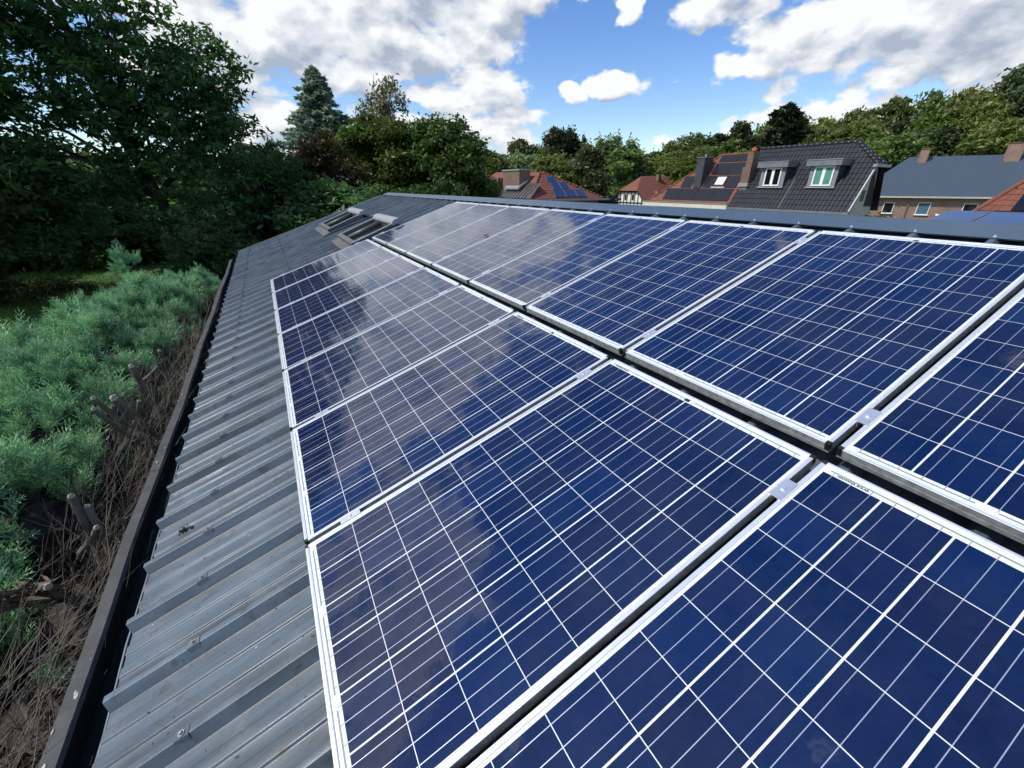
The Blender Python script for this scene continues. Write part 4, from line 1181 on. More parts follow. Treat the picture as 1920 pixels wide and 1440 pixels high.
def outbuilding():
    R = empty('low_annex', (15, 2.6, GZ), label='low annex with a blue solar array just beyond the ridge, at the right', cat='annex')
    inv = Matrix.Translation(-R.location)
    MB().box(13.6, 19, 0.6, 4.1, GZ, .30).obj('wall', m_brickd, R, xf=inv)
    MB().box(13.4, 19.2, 0.4, 4.25, .30, .37).obj('roof', m_zinc, R, xf=inv)
    f = MB(); f.box(13.7, 14.0, 1.85, 2.25, .50, .84); c = f.obj('chimney', m_brickd, R, xf=inv)
    link_obj('chimney_cap', MB().box(13.66, 14.04, 1.81, 2.29, .84, .87).mesh('chimney_cap', m_white, xf=inv), c)
    MB().obox((15.1, 4.14, .60), (.1, 0, 0), (0, .16, .05), (0, 0, .03)).obj('edge_flashing', m_white, R, xf=inv)
    for j in range(3):
        y1 = 4.12 - j * .80
        flat_panel('blue solar panel on the low annex roof, %s' % ('leftmost', 'middle', 'rightmost, partly behind the small chimney')[j], [(14.0, y1 - .78, .46), (14.0, y1, .46), (15.3, y1, .69), (15.3, y1 - .78, .69)], m_blpanel, 'blue solar panels on the annex')


outbuilding()
# grey house far on the skyline between the trees
R = empty('distant_house', (88, 84, GZ), label='tiny grey roofed house far off on the tree skyline', cat='house')
inv = Matrix.Translation(-R.location)
MB().box(86, 92, 82, 88, GZ, 5.6).obj('wall', m_wall, R, xf=inv)
mb = MB(); mb.poly([(85.5, 81.5, 5.5), (92.5, 81.5, 5.5), (89, 84, 9.0)]); mb.poly([(85.5, 81.5, 5.5), (89, 84, 9.), (89, 86, 9.), (85.5, 88.5, 5.5)]); mb.poly([(92.5, 81.5, 5.5), (92.5, 88.5, 5.5), (89, 86, 9.), (89, 84, 9)]); mb.poly([(85.5, 88.5, 5.5), (89, 86, 9.), (92.5, 88.5, 5.5)])
mb.obj('roof', m_zinc, R, xf=inv)

# ------------------------------------------------------------------ trees
def leaf_quads(c, size, rng, up=0.35, elong=1.7, dirs=None, droop=0.0):
    """rhombus leaves at centres c (n,3)"""
    n = len(c); nrm = rng.normal(size=(n, 3)); nrm[:, 2] = np.abs(nrm[:, 2]) + up; nrm /= np.linalg.norm(nrm, axis=1)[:, None]
    t = rng.normal(size=(n, 3)) if dirs is None else dirs + rng.normal(size=(n, 3)) * 0.5
    t[:, 2] -= droop
    t -= nrm * (t * nrm).sum(1)[:, None]; t /= np.linalg.norm(t, axis=1)[:, None] + 1e-9
    b = np.cross(nrm, t); s = size * rng.uniform(0.6, 1.35, n)[:, None]
    v = np.stack([c - t * s * elong * .5, c + b * s * .38 + nrm * s * .08, c + t * s * elong * .5, c - b * s * .38 + nrm * s * .08], 1).reshape(-1, 3)
    f = np.arange(n * 4).reshape(n, 4); return v, f


def crown(name, mat, lobes, n_clump, per, leaf, clump_r, seed, droop=0.0, shell=0.55, flat=0.6, up=0.35, elong=1.7, hole=0.0):
    """lobes: list of (x,y,z,rx,ry,rz). Clumps of leaves sit in the outer part of each lobe."""
    rng = np.random.default_rng(seed); lobes = np.array(lobes, float)
    vol = np.prod(lobes[:, 3:], 1) ** (2 / 3); pick = rng.choice(len(lobes), n_clump, p=vol / vol.sum())
    d = rng.normal(size=(n_clump, 3)); d /= np.linalg.norm(d, axis=1)[:, None]
    r = shell + (1.04 - shell) * rng.random(n_clump) ** 0.6
    L_ = lobes[pick]; cen = L_[:, :3] + d * r[:, None] * L_[:, 3:]
    if hole > 0:
        g = rng.uniform(-1, 1, (14, 3)) * np.abs(lobes[:, 3:]).max(0) + lobes[:, :3].mean(0)
        dist = np.min(np.linalg.norm(cen[:, None] - g[None], axis=2), axis=1); cen = cen[dist > hole]
        d = d[:len(cen)]
    n = len(cen); rad = clump_r * rng.uniform(0.5, 1.3, n)
    off = rng.normal(size=(n, per, 3)) * 0.5; off[:, :, 2] *= flat
    pts = (cen[:, None] + off * rad[:, None, None]).reshape(-1, 3)
    ct = np.repeat(rng.uniform(0, 1, n), per); tone = np.clip(0.5 * ct + 0.5 * rng.uniform(0, 1, n * per), 0, 1)
    v, f = leaf_quads(pts, leaf, rng, up, elong, None, droop)
    return np_mesh(name, v, f, mat, tone), cen


def branch_mesh(name, mat, h, r0, cen, seed, nb=14, base=0.0, lean=(0, 0), zmin=0.25):
    rng = random.Random(seed); mb = MB()
    tr = [Vector((lean[0] * t * t, lean[1] * t * t, base + h * t)) + Vector((rng.uniform(-1, 1), rng.uniform(-1, 1), 0)) * h * 0.012 for t in [0, .15, .3, .45, .6, .75, .9, 1]]
    mb.tube(tr, [r0 * (1.25 if k == 0 else 1) * (1 - 0.85 * k / 7) for k in range(8)], 8)
    if len(cen):
        for i in range(nb):
            c = Vector(cen[rng.randrange(len(cen))]); t = max(zmin, min(0.9, (c.z - base) / h * 0.7 - .05)); k = t * 7; a = tr[int(k)].lerp(tr[min(7, int(k) + 1)], k - int(k))
            m = a.lerp(c, 0.5) + Vector((0, 0, (c - a).length * 0.08)) + Vector((rng.uniform(-1, 1), rng.uniform(-1, 1), 0)) * (c - a).length * .08
            rr = r0 * (1 - t) * 0.5 + 0.012
            mb.tube([a, a.lerp(m, .5), m, m.lerp(c, .5), c], [rr, rr * .8, rr * .6, rr * .4, rr * .15], 5)
    return mb.mesh(name, mat, smooth=True)


def random_lobes(rng, n, R, H0, H1, rl, flatz=0.8, taper=0.5):
    """lobes spread over a rounded crown between heights H0 and H1, radius R"""
    out = []
    for i in range(n):
        t = (i + rng.random()) / n; z = H0 + (H1 - H0) * t
        prof = R * sin(pi * min(1, max(0.02, 0.12 + 0.88 * t)) ** (0.9 + taper * .6)) ** 0.6 if t < 0.98 else R * .2
        a = rng.random() * 2 * pi; rr = prof * sqrt(rng.random()) * 0.9
        q = rl * (0.7 + 0.6 * rng.random())
        out.append((rr * cos(a), rr * sin(a), z, q, q, q * flatz))
    return out


def make_tree(name, loc, crown_me, trunk_me, label, cat='tree', group=None, rz=0.0, sc=(1, 1, 1), crown_name='crown', trunk_name='trunk'):
    r = empty(name, loc, (0, 0, rz), label=label, cat=cat, group=group)
    r.scale = sc
    if crown_me: link_obj(crown_name, crown_me, r)
    if trunk_me: link_obj(trunk_name, trunk_me, r)
    return r


def pol(az, d, z=GZ):
    a = radians(az); return Vector((0.137 + sin(a) * d, -0.495 + cos(a) * d, z))


rr = random.Random(3)
# the big dark tree on the left
big = [(0.5, -0.5, 8.0, 3.4, 3.2, 2.2), (-4.0, 0, 9.0, 4.2, 3.5, 2.8), (3.3, 0, 6.4, 2.6, 2.4, 1.5), (-1.8, 0, 11.2, 4.3, 3.6, 1.9), (-7.5, 1, 7.5, 4.0, 3.5, 2.6), (-6.2, 0, 12, 4.2, 3.2, 2.6),
       (2.7, 0.2, 9.6, 2.1, 2.0, 1.6), (-5, 0, 14.4, 3.2, 3.0, 2.0), (-8, 0, 15, 4.0, 3.0, 2.6), (4.9, -0.5, 5.4, 1.7, 1.8, 0.9), (-2.5, -1, 5.6, 4.6, 2.4, 1.0), (-9, 0, 5.2, 3.5, 3, 1.3), (-5, -1, 3.6, 4.5, 2.0, 1.3), (1.5, -1, 3.9, 3.2, 2.0, 1.5), (2.0, 0, 7.8, 2.2, 2.4, 1.3)]
me, cen = crown('crown', mf_dark, big, 3000, 24, 0.155, 0.52, 11, droop=0.55, shell=0.3, flat=0.42, elong=2.1, up=0.5)
tm = branch_mesh('trunk', m_barkd, 14, 0.30, cen, 5, 40, lean=(-2.5, 0), zmin=.30)
make_tree('maple_tree', pol(-8.5, 27.5), me, tm, 'huge dark maple at the upper left, sky showing through its leaves')

# second dark tree further left, lower
lo = random_lobes(rr, 16, 4.5, 1.5, 9, 1.9)
me, cen = crown('crown', mf_dark, lo, 900, 26, 0.22, 0.6, 12, droop=.3, shell=.3, flat=.5)
make_tree('maple_tree', pol(-24, 30), me, branch_mesh('trunk', m_bark, 8, .25, cen, 6, 16), 'dark leafy tree at the far left edge, behind the huge maple')

# dark understory shrubs at the far side of the lawn
def bush_variant(seed, mat, R=2.2, H=3.2, nc=420, per=26, leaf=.17, n=12, shell=.35):
    q = random.Random(seed); lo = random_lobes(q, n, R, 0.5, H, R * .45)
    me, cen = crown('foliage', mat, lo, nc, per, leaf, .45, seed, shell=shell, flat=.6)
    return me, branch_mesh('stem', m_bark, H * .7, .07, cen, seed, 10)


bv = [bush_variant(20, mf_dark), bush_variant(21, mf_dark, 2.6, 4.2), bush_variant(22, mf_mid, 2.0, 2.8), bush_variant(23, mf_copper, 2.2, 4.0)]
under = [(-23, 37, 1, 1.3), (-19.5, 40, 0, 1.2), (-17, 36, 1, 1.1), (-14.5, 41, 3, 1.1), (-12, 37, 0, 1.3), (-9.5, 40, 1, 1.2), (-7, 36, 0, 1.15), (-4.8, 38, 1, 1.2), (-2.2, 35, 2, 1.0), (-0.3, 33, 0, 1.2), (1.6, 30, 1, 1.15), (3.4, 27, 0, 1.2), (5.4, 28, 3, 1.2), (7.5, 25, 1, 1.05), (-3.6, 27, 2, .75)]
wu = ['leftmost at the lawn edge', 'second from the left at the lawn edge', 'third from the left at the lawn edge', 'purple-leaved, behind the lawn', 'middle of the lawn edge', 'under the right half of the huge maple', 'behind the tip of the juniper hedge', 'behind the far end of the gutter', 'bright green, near the far roof corner', 'dark, left of the far roof corner', 'tall, behind the far roof corner', 'dark, just past the far roof edge', 'purple-leaved, just past the far roof edge', 'dark, behind the left skylight', 'low and bright, beyond the hedge end']
for (a, d, v, s), w_ in zip(under, wu):
    if a < -4: d += 4; s *= 1.1
    make_tree('garden_shrub', pol(a, d), bv[v][0], bv[v][1], 'shrub ' + w_, 'shrub', 'shrubs in shade behind the lawn', rr.uniform(0, 6), (s * 1.2, s * 1.2, s * rr.uniform(.9, 1.15)), 'foliage', 'stem')

for i, (a, d, s_) in enumerate(((-7.2, 25, .62), (-4.6, 24, .66), (-2.6, 23.5, .58))):
    make_tree('garden_shrub', pol(a, d), bv[i % 2][0], bv[i % 2][1], 'dark shrub in front of the huge maple trunk, ' + ('left', 'middle', 'right')[i] + ' of three', 'shrub', 'shrubs round the maple trunk', i * 2.1, (s_ * 1.2, s_ * 1.2, s_), 'foliage', 'stem')

# row of garden trees beyond the end of the roof
def tree_variant(seed, mat, R, H0, H1, nc, per, leaf, cl, n=22, rl=None, trunk=.18, **k):
    q = random.Random(seed); lo = random_lobes(q, n, R, H0, H1, rl or R * .38)
    me, cen = crown('crown', mat, lo, nc, per, leaf, cl, seed, **k)
    return me, branch_mesh('trunk', m_bark, H1 * .9, trunk, cen, seed + 1, 22)


def put(var, az, d, label, s=1.0, sz=None, name='garden_tree', group=None, z=GZ, cat='tree'):
    return make_tree(name, pol(az, d, z), var[0], var[1], label, cat, group, rr.uniform(0, 6), (s, s, sz or s))


cop = tree_variant(31, mf_copper, 2.3, 1.0, 6.2, 700, 30, .14, .45)
oli = tree_variant(32, mf_olive, 2.6, 1.0, 6.8, 850, 30, .14, .45)
mid = tree_variant(33, mf_mid, 3.1, 1.0, 8.0, 1100, 30, .17, .5, shell=.45)
mid2 = tree_variant(34, mf_mid, 3.3, 0.8, 8.0, 1150, 30, .17, .5, shell=.45)
lit = tree_variant(35, mf_lite, 2.4, 1.0, 7.6, 900, 30, .16, .5, shell=.4)
put(cop, 3.0, 30, 'purple-leaved tree between the huge maple and the olive-brown tree', 1.0, name='copper_plum_tree')
put(oli, 6.8, 29, 'olive-brown tree in front of the tall conifer', .95, 1.02, name='garden_tree')
put(lit, 10.3, 31, 'light green tree right of the tall conifer', .95, 1.0)
put(mid, 14.6, 31, 'mid-green tree below the thin-leaved treetop', 1.1, 0.98)
put(mid2, 18.0, 31, 'dense green tree, middle of the tall garden row', .95, .97)
put(mid2, 20.3, 30, 'tall dense green tree at the right end of the garden row', 1.05, .96)
put(oli, 10.5, 26, 'low brownish tree behind the second skylight', .62, .62)
put(mid2, 23.4, 33, 'green tree sloping down at the right end of the garden row', .72, .68)
put(lit, 26.0, 31, 'slender pale green young tree left of the wide brick chimney', .42, .58)
for i, (a, d, s) in enumerate(((12.6, 25, .55), (17, 24.5, .55), (21, 25, .58))):
    put(mid, a, d, 'low green tree just behind the roof end, ' + ('left', 'middle', 'right')[i] + ' of three', s, s)

# thin airy tree top
q = random.Random(9); lo = [(q.uniform(-3.5, 3.5), q.uniform(-1.5, 1.5), q.uniform(9, 14.0) - 0, .9, .9, .7) for _ in range(26)]
lo = [l for l in lo if abs(l[0]) < 4.4 - (l[2] - 8) * .45]
me, cen = crown('crown', mf_sparse, lo, 260, 9, .26, .5, 41, shell=.1, flat=1.0)
make_tree('thin_leaved_tree', pol(13.6, 62), me, branch_mesh('trunk', m_bark, 13.6, .16, cen, 42, 60, zmin=.45), 'airy thin-leaved treetop standing above the green garden trees', sc=(1, 1, 1.22))


# tall blue-grey conifer
def conifer(name, mat, H, R, seed, nbr=210, leaf=.28, power=.9, jitter=.25, z0=1.5, droop=.25, per=46):
    rng = np.random.default_rng(seed); pts, dirs, tone = [], [], []; mb = MB()
    mb.tube([(0, 0, 0), (0, 0, H * .5), (0, 0, H * .98)], [H * .018, H * .012, .01], 7)
    for i in range(nbr):
        t = (i + rng.random()) / nbr; z = z0 + (H - z0) * t; r = R * (1 - t) ** power * (1 + rng.normal() * jitter) + .12; a = i * 2.399 + rng.normal() * .3
        d = np.array([cos(a), sin(a), 0.0]); e = np.array([d[0] * r, d[1] * r, z + r * (.12 - droop * .5)])
        mb.tube([(0, 0, z), tuple((np.array([0, 0, z]) + e) / 2 + np.array([0, 0, r * .05])), tuple(e)], [.035, .02, .006], 3, caps=False)
        n = int(per * (0.35 + r / R)); s = rng.random(n) ** .65
        side = np.array([-d[1], d[0], 0]); w_ = rng.normal(size=n) * r * .16 * (1.15 - s)
        p = np.array([0, 0, z]) + s[:, None] * (e - np.array([0, 0, z])) + side * w_[:, None]; p[:, 2] += r * .06 - np.abs(w_) * .35 + rng.normal(size=n) * .06 + .12 * np.sin(s * pi) * r * .2
        pts.append(p); dirs.append(np.tile(d, (n, 1)) + side * np.sign(w_)[:, None] * .8 + np.array([0, 0, .15])); tone.append(np.clip(rng.random() * .5 + rng.random(n) * .5, 0, 1))
    v, f = leaf_quads(np.concatenate(pts), leaf, rng, .6, 2.6, np.concatenate(dirs), droop)
    return np_mesh('crown', v, f, mat, np.concatenate(tone)), mb.mesh('trunk', m_bark, smooth=True)


cd = conifer('cedar', mf_cedar, 17.2, 6.3, 51, 330, .30, .72, .16, per=95)
make_tree('blue_cedar_tree', pol(7.5, 64), cd[0], cd[1], 'tall blue-grey conifer with a pointed top standing behind the garden trees')
pn = conifer('pine', mf_pine, 15.5, 4.6, 52, 190, .5, .55, .3, 4, .05, per=60)
make_tree('dark_pine_tree', pol(58.2, 84), pn[0], pn[1], 'dark almost black pine rising above the dark tiled house', sc=(1, 1, 1))

# forest: a few shapes shared by many trees
fv = []
for i, (mat, R_, H, shell) in enumerate(((mf_forest, 4.2, 11, .5), (mf_forest, 5.0, 12.5, .5), (mf_forest2, 4.0, 12, .4), (mf_forest, 4.6, 10.5, .5), (mf_willow, 4.4, 9.5, .55), (mf_forest2, 4.4, 13, .35), (mf_lite, 3.9, 9.5, .5))):
    fv.append(tree_variant(60 + i, mat, R_, 2.2, H, 620 if i != 4 else 800, 17, .40 if i != 4 else .34, .85, n=20, rl=R_ * .36, trunk=.22, shell=shell, droop=(.9 if i == 4 else 0.0), flat=.6))
# named ones first: middle distance behind the houses
wil = fv[4]
put(wil, 29.5, 62, 'rounded grey-green willow behind the wide brick chimney', .95, .82, name='willow_tree')
put(fv[3], 33.8, 60, 'yellow-green rounded tree above the blue-panelled hipped roof', .9, .72, name='broadleaf_tree')
put(fv[6], 36.5, 64, 'bright green round tree between the hipped and half-timbered houses', .9, .78, name='broadleaf_tree')
put(fv[2], 39.0, 55, 'dark green tree just left of the half-timbered house', .75, .66, name='broadleaf_tree')
put(fv[1], 42.5, 95, 'broad tree directly behind the half-timbered house', 1.1, .86, name='broadleaf_tree')
put(fv[0], 26.8, 58, 'small tree at the left of the wide brick chimney', .8, .72, name='broadleaf_tree')
put(fv[3], 47.3, 97, 'olive tree between the half-timbered house and the slate chimney', 1.1, .92, name='broadleaf_tree')
q = random.Random(77)
# skyline willows with upright wisps, oaks, poplar
up_ = []
for i in range(5):
    lo = [(q.uniform(-.8, .8), q.uniform(-.8, .8), 2 + k * 1.1, 1.7 - k * .14, 1.7 - k * .14, 1.3) for k in range(10)]
me, cen = crown('crown', mf_willow, lo, 420, 20, .38, .8, 71, shell=.3, flat=1.8, elong=3.0)
wisp = (me, branch_mesh('trunk', m_bark, 11, .2, cen, 71, 18))
for i, (a, sz) in enumerate(((38.2, .93), (39.2, 1.0), (40.3, .98), (41.4, 1.03), (42.6, .98), (43.4, .82))):
    put(wisp, a, 96, 'upright feathery willow on the skyline, ' + ('leftmost', 'second', 'third', 'fourth', 'fifth', 'rightmost')[i] + ' of six', 1.15, sz * 0.98, name='willow_tree', group='feathery willows on the skyline')
lo = [(0, 0, 2 + k * 1.05, .95 - k * .045, .95 - k * .045, 1.0) for k in range(14)]
me, cen = crown('crown', mf_forest2, lo, 260, 22, .34, .5, 72, shell=.2, flat=2)
put((me, branch_mesh('trunk', m_bark, 14, .15, cen, 72, 8)), 37.5, 104, 'thin pointed poplar spire sticking up from the skyline', 1.0, .88, name='poplar_tree')
for i, (a, s) in enumerate(((24.4, .85), (26.0, .92), (27.8, .95), (29.6, 1.02), (31.2, .98), (32.9, 1.06), (34.4, 1.18), (35.6, 1.16))):
    put(fv[(5, 2, 0)[i % 3]], a, 104, 'dark oak on the left skyline, ' + ('first', 'second', 'third', 'fourth', 'fifth', 'sixth', 'seventh, tallest', 'last before the poplar')[i] + (' from the left' if i < 6 else ''), 1.0, s * .98, name='oak_tree', group='oaks on the left skyline')
# hillside wood on the right: skyline height read along the azimuth
prof = [(44.5, 3.4), (47, 3.9), (50, 5.0), (54, 5.7), (58, 6.0), (61, 6.3), (64, 6.5), (67, 6.9), (70, 7.2), (73, 8.0), (76, 8.6), (82, 8.8), (90, 8.5)]
ORD = ['first', 'second', 'third', 'fourth', 'fifth', 'sixth', 'seventh', 'eighth', 'ninth', 'tenth', 'eleventh', 'twelfth', '13th', '14th', '15th', '16th', '17th', '18th', '19th', '20th', '21st', '22nd', '23rd', '24th', '25th', '26th', '27th', '28th']
fg = 'trees of the wood on the far slope'
for ring, (d, k, step) in enumerate(((82, .62, 3.0), (93, .82, 2.6), (106, 1.0, 2.3))):
    a = 49.5 if ring == 0 else (48.5 if ring == 1 else 45.5); ti_ = 0
    while a < 92:
        el = np.interp(a, [p[0] for p in prof], [p[1] for p in prof])
        top = 1.32 + d * math.tan(radians(el * k)) + q.uniform(-.5, .6)
        dd = d + q.uniform(-4, 4); vi = q.choice((0, 1, 2, 3, 3, 5, 6, 0, 1)); H = (11, 12.5, 12, 10.5, 9.5, 13, 9.5)[vi] * 1.06
        zg = GZ + max(0, (dd - 66) / 120) * 6
        sz = (top - zg) / H; s = q.uniform(.95, 1.2) * (.8 if ring == 0 else .95)
        lab = '%s of the wood on the far slope, %s row, %s from the left' % (('green tree', 'tall green tree', 'dark tree', 'olive tree', 'grey-green willow', 'dark ragged tree', 'bright green tree')[vi], ('front', 'middle', 'skyline')[ring], ORD[ti_]); ti_ += 1
        o = put(fv[vi], a, dd, lab, s, sz, name='forest_tree', group=fg, z=zg - .3)
        a += step * q.uniform(.8, 1.2)
# some trees behind the left garden so no bare horizon shows
for i, a in enumerate((-27, -20, -13, -6, 0, 6, 12, 18, 23)):
    put(fv[(2, 5, 0)[i % 3]], a, 75 + 6 * (i % 2), 'distant tree behind the garden trees, ' + ('first', 'second', 'third', 'fourth', 'fifth', 'sixth', 'seventh', 'eighth', 'ninth')[i] + ' from the left', 1.1, .72, name='background_tree', group='trees far behind the garden')
# young shrub tip just above the ridge in front of the brick wall
bt = bush_variant(81, mf_lite, .8, 1.6, 160, 20, .10, 6)
make_tree('garden_shrub', Vector((22.5, 8.35, GZ + 1.35)), bt[0], bt[1], 'small green shrub tip showing above the ridge before the brick wall', 'shrub', None, 0, (1, 1, 1.2), 'foliage', 'stem')

# ------------------------------------------------------------------ lawn, flowers
def grass_patch():
    rng = np.random.default_rng(5); n = 26000
    x = rng.uniform(-17, -2.5, n); y = rng.uniform(19, 44, n)
    h = rng.uniform(.06, .2, n) * (1 + .6 * np.sin(x * .7) * np.sin(y * .5)); w_ = .02
    a = rng.uniform(0, 2 * pi, n); lx = rng.normal(size=n) * .06; ly = rng.normal(size=n) * .06
    b0 = np.stack([x - np.cos(a) * w_, y - np.sin(a) * w_, np.full(n, GZ)], 1); b1 = np.stack([x + np.cos(a) * w_, y + np.sin(a) * w_, np.full(n, GZ)], 1); tp = np.stack([x + lx, y + ly, GZ + h], 1)
    v = np.stack([b0, b1, tp], 1).reshape(-1, 3); f = np.arange(n * 3).reshape(n, 3)
    o = link_obj('grass', np_mesh('grass', v, f, mf_grass, rng.random(n))); tag(o, 'long shaded grass of the lawn beyond the juniper hedge', 'grass', kind='stuff')


grass_patch()
fb = bush_variant(90, mf_mid, 1.1, 1.0, 200, 18, .10, 8)
for i, (x, y, s, lab_) in enumerate(((-8.9, 25.2, 1.0, 'leafy flower bush with orange blooms on the lawn edge'), (-11.2, 26.2, 1.2, 'wild green plants at the left edge beyond the path'), (-7.6, 23.6, .8, 'low green plants between hedge and orange flowers'), (-6.2, 25.6, .8, 'dim young shrub beside the hedge top'))):
    r = make_tree('flower_bush' if i == 0 else 'wild_plant', Vector((x, y, GZ)), fb[0], fb[1], lab_, 'plant', None, i * 1.3, (s, s, s * (.7 if i else .85)), 'foliage', 'stem')
    if i == 0:
        for k in range(9):
            mb = MB(); p = Vector((rr.uniform(-.5, .6), rr.uniform(-.5, .3), rr.uniform(.95, 1.2)))
            for j in range(8):
                a = j * pi / 4; e = Vector((cos(a), sin(a), .25)) * .10; s_ = Vector((-sin(a), cos(a), 0)) * .035
                mb.poly([p, p + e * .6 + s_, p + e, p + e * .6 - s_])
            link_obj('flower', mb.mesh('flower', m_petal), r)

# ------------------------------------------------------------------ juniper hedge along the gutter
def plume_template(rng):
    """one feathery spray: a curved stem with short side sprigs, unit length along +z"""
    c, d, s = [], [], []
    for i in range(22):
        t = (i + .5) / 22; a = i * 2.4; ln = .36 * (1 - t) ** .75 + .07
        base = np.array([.12 * t * t, 0, t]); dr = np.array([cos(a) * .62, sin(a) * .62, .85]); dr /= np.linalg.norm(dr)
        for m_ in (.3, .85):
            c.append(base + dr * ln * m_); d.append(dr + rng.normal(size=3) * .18); s.append(ln * (.66 - .2 * m_))
    c = np.array(c); d = np.array(d); s = np.array(s); d /= np.linalg.norm(d, axis=1)[:, None]
    b = np.cross(d, rng.normal(size=d.shape)); b /= np.linalg.norm(b, axis=1)[:, None]
    v = np.stack([c - d * s[:, None] * .5, c + b * s[:, None] * .15, c + d * s[:, None] * .8, c - b * s[:, None] * .15], 1)
    return v.reshape(-1, 3)


def juniper(loc, lobes, n_pl, seed, label, stubs, bare=True):
    rng = np.random.default_rng(seed); T = [plume_template(rng) for _ in range(4)]
    root = empty('juniper_bush', loc, label=label, cat='juniper', group='junipers of the hedge by the gutter'); L0 = np.array(loc)
    ex = []
    for l in lobes:
        if l[3] < .45: continue
        for _ in range(9):
            d = rng.normal(size=3); d[2] = abs(d[2]) * .8; d[0] -= .25; d /= np.linalg.norm(d); q = rng.uniform(.17, .30)
            ex.append((l[0] + d[0] * l[3] * .86, l[1] + d[1] * l[4] * .86, l[2] + d[2] * l[5] * .86, q, q, q * rng.uniform(.8, 1.35)))
    lo = np.array([(l[0], l[1], l[2], l[3] * .90, l[4] * .90, l[5] * .88) for l in lobes] + ex, float); w = np.maximum(lo[:, 3] * lo[:, 4], .075); P_, N_ = [], []
    K = 13; n_t = int(n_pl * 1.32) // K
    while sum(len(x) for x in P_) < n_t:
        k = rng.choice(len(lo), 600, p=w / w.sum()); d = rng.normal(size=(600, 3)); d /= np.linalg.norm(d, axis=1)[:, None]
        p = lo[k, :3] + d * lo[k, 3:] * rng.uniform(.80, 1.06, (600, 1)); nrm = d / lo[k, 3:]; nrm /= np.linalg.norm(nrm, axis=1)[:, None]
        ins = np.zeros(600, bool)
        for j, l in enumerate(lo):
            ins |= (k != j) & ((((p - l[:3]) / l[3:]) ** 2).sum(1) < .62)
        keep = ~ins & (p[:, 2] > lo[k, 2] - lo[k, 5] * .8)
        if bare: keep &= ~((nrm[:, 0] > .35) & (p[:, 2] < lo[k, 2] + lo[k, 5] * .45) & (rng.random(600) > .08))
        P_.append(p[keep]); N_.append(nrm[keep])
    tp = np.concatenate(P_)[:n_t]; tn = np.concatenate(N_)[:n_t]
    lead = tn * .6 + np.array([.05, 0.22, .95]) + rng.normal(size=(n_t, 3)) * .30; lead /= np.linalg.norm(lead, axis=1)[:, None]
    big_ = rng.uniform(.65, 1.35, n_t)
    # each tuft: a central leader with shorter sprays fanning from its base
    p = np.repeat(tp, K, 0); up = np.repeat(lead, K, 0); fan = rng.normal(size=(n_t * K, 3)) * .42
    first = np.arange(n_t * K) % K == 0; fan[first] *= .1
    p = p + fan * np.repeat(big_, K)[:, None] * .095
    up = up + fan * .95; up /= np.linalg.norm(up, axis=1)[:, None]; n = len(p)
    x = np.cross(up, rng.normal(size=(n, 3))); x /= np.linalg.norm(x, axis=1)[:, None]; y = np.cross(up, x)
    ln = rng.uniform(.115, .215, n) * np.repeat(big_, K) * np.where(first, 1.75, 1.0); V = []
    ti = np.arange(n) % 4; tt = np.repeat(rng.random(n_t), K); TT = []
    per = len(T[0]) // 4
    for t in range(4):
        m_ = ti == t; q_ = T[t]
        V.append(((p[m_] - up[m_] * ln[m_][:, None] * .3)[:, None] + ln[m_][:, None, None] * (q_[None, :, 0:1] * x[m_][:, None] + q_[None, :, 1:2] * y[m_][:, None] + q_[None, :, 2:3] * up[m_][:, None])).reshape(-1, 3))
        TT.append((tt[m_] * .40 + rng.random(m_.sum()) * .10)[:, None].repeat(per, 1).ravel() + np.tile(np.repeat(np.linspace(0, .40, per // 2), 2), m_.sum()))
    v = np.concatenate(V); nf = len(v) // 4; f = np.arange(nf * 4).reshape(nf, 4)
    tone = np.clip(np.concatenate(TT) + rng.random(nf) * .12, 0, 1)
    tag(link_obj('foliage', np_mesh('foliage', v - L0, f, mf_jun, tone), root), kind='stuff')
    # lumpy near-black mass filling each lobe, its colour stands in for inner shade
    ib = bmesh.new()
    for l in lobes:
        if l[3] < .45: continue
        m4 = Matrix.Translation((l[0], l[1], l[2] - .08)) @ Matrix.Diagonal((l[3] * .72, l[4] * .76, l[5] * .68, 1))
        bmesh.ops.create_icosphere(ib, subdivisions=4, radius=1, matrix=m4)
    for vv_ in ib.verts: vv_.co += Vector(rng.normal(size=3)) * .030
    bmesh.ops.translate(ib, verts=ib.verts, vec=-Vector(loc)); im = bpy.data.meshes.new('inner_dark_fill'); ib.to_mesh(im); ib.free()
    tag(link_obj('inner_dark_fill', im, root, m_inner), kind='stuff')
    # branches: trunks from the ground up to the lobes
    mb = MB(); q_ = random.Random(seed)
    for l in lobes:
        if l[3] < .45: continue
        for _ in range(5):
            b = Vector((l[0] + q_.uniform(.1, .6), l[1] + q_.uniform(-.3, .3), GZ)); c = Vector((l[0] + q_.uniform(-.4, .4), l[1] + q_.uniform(-.5, .5), l[2] + q_.uniform(-.1, .2)))
            m_ = b.lerp(c, .55) + Vector((q_.uniform(-.25, .25), q_.uniform(-.25, .25), 0))
            mb.tube([b, b.lerp(m_, .5), m_, m_.lerp(c, .5), c], [.06, .05, .04, .028, .012], 6)
    mb.obj('branch', m_barkg, root, smooth=True, xf=Matrix.Translation(-Vector(loc)))
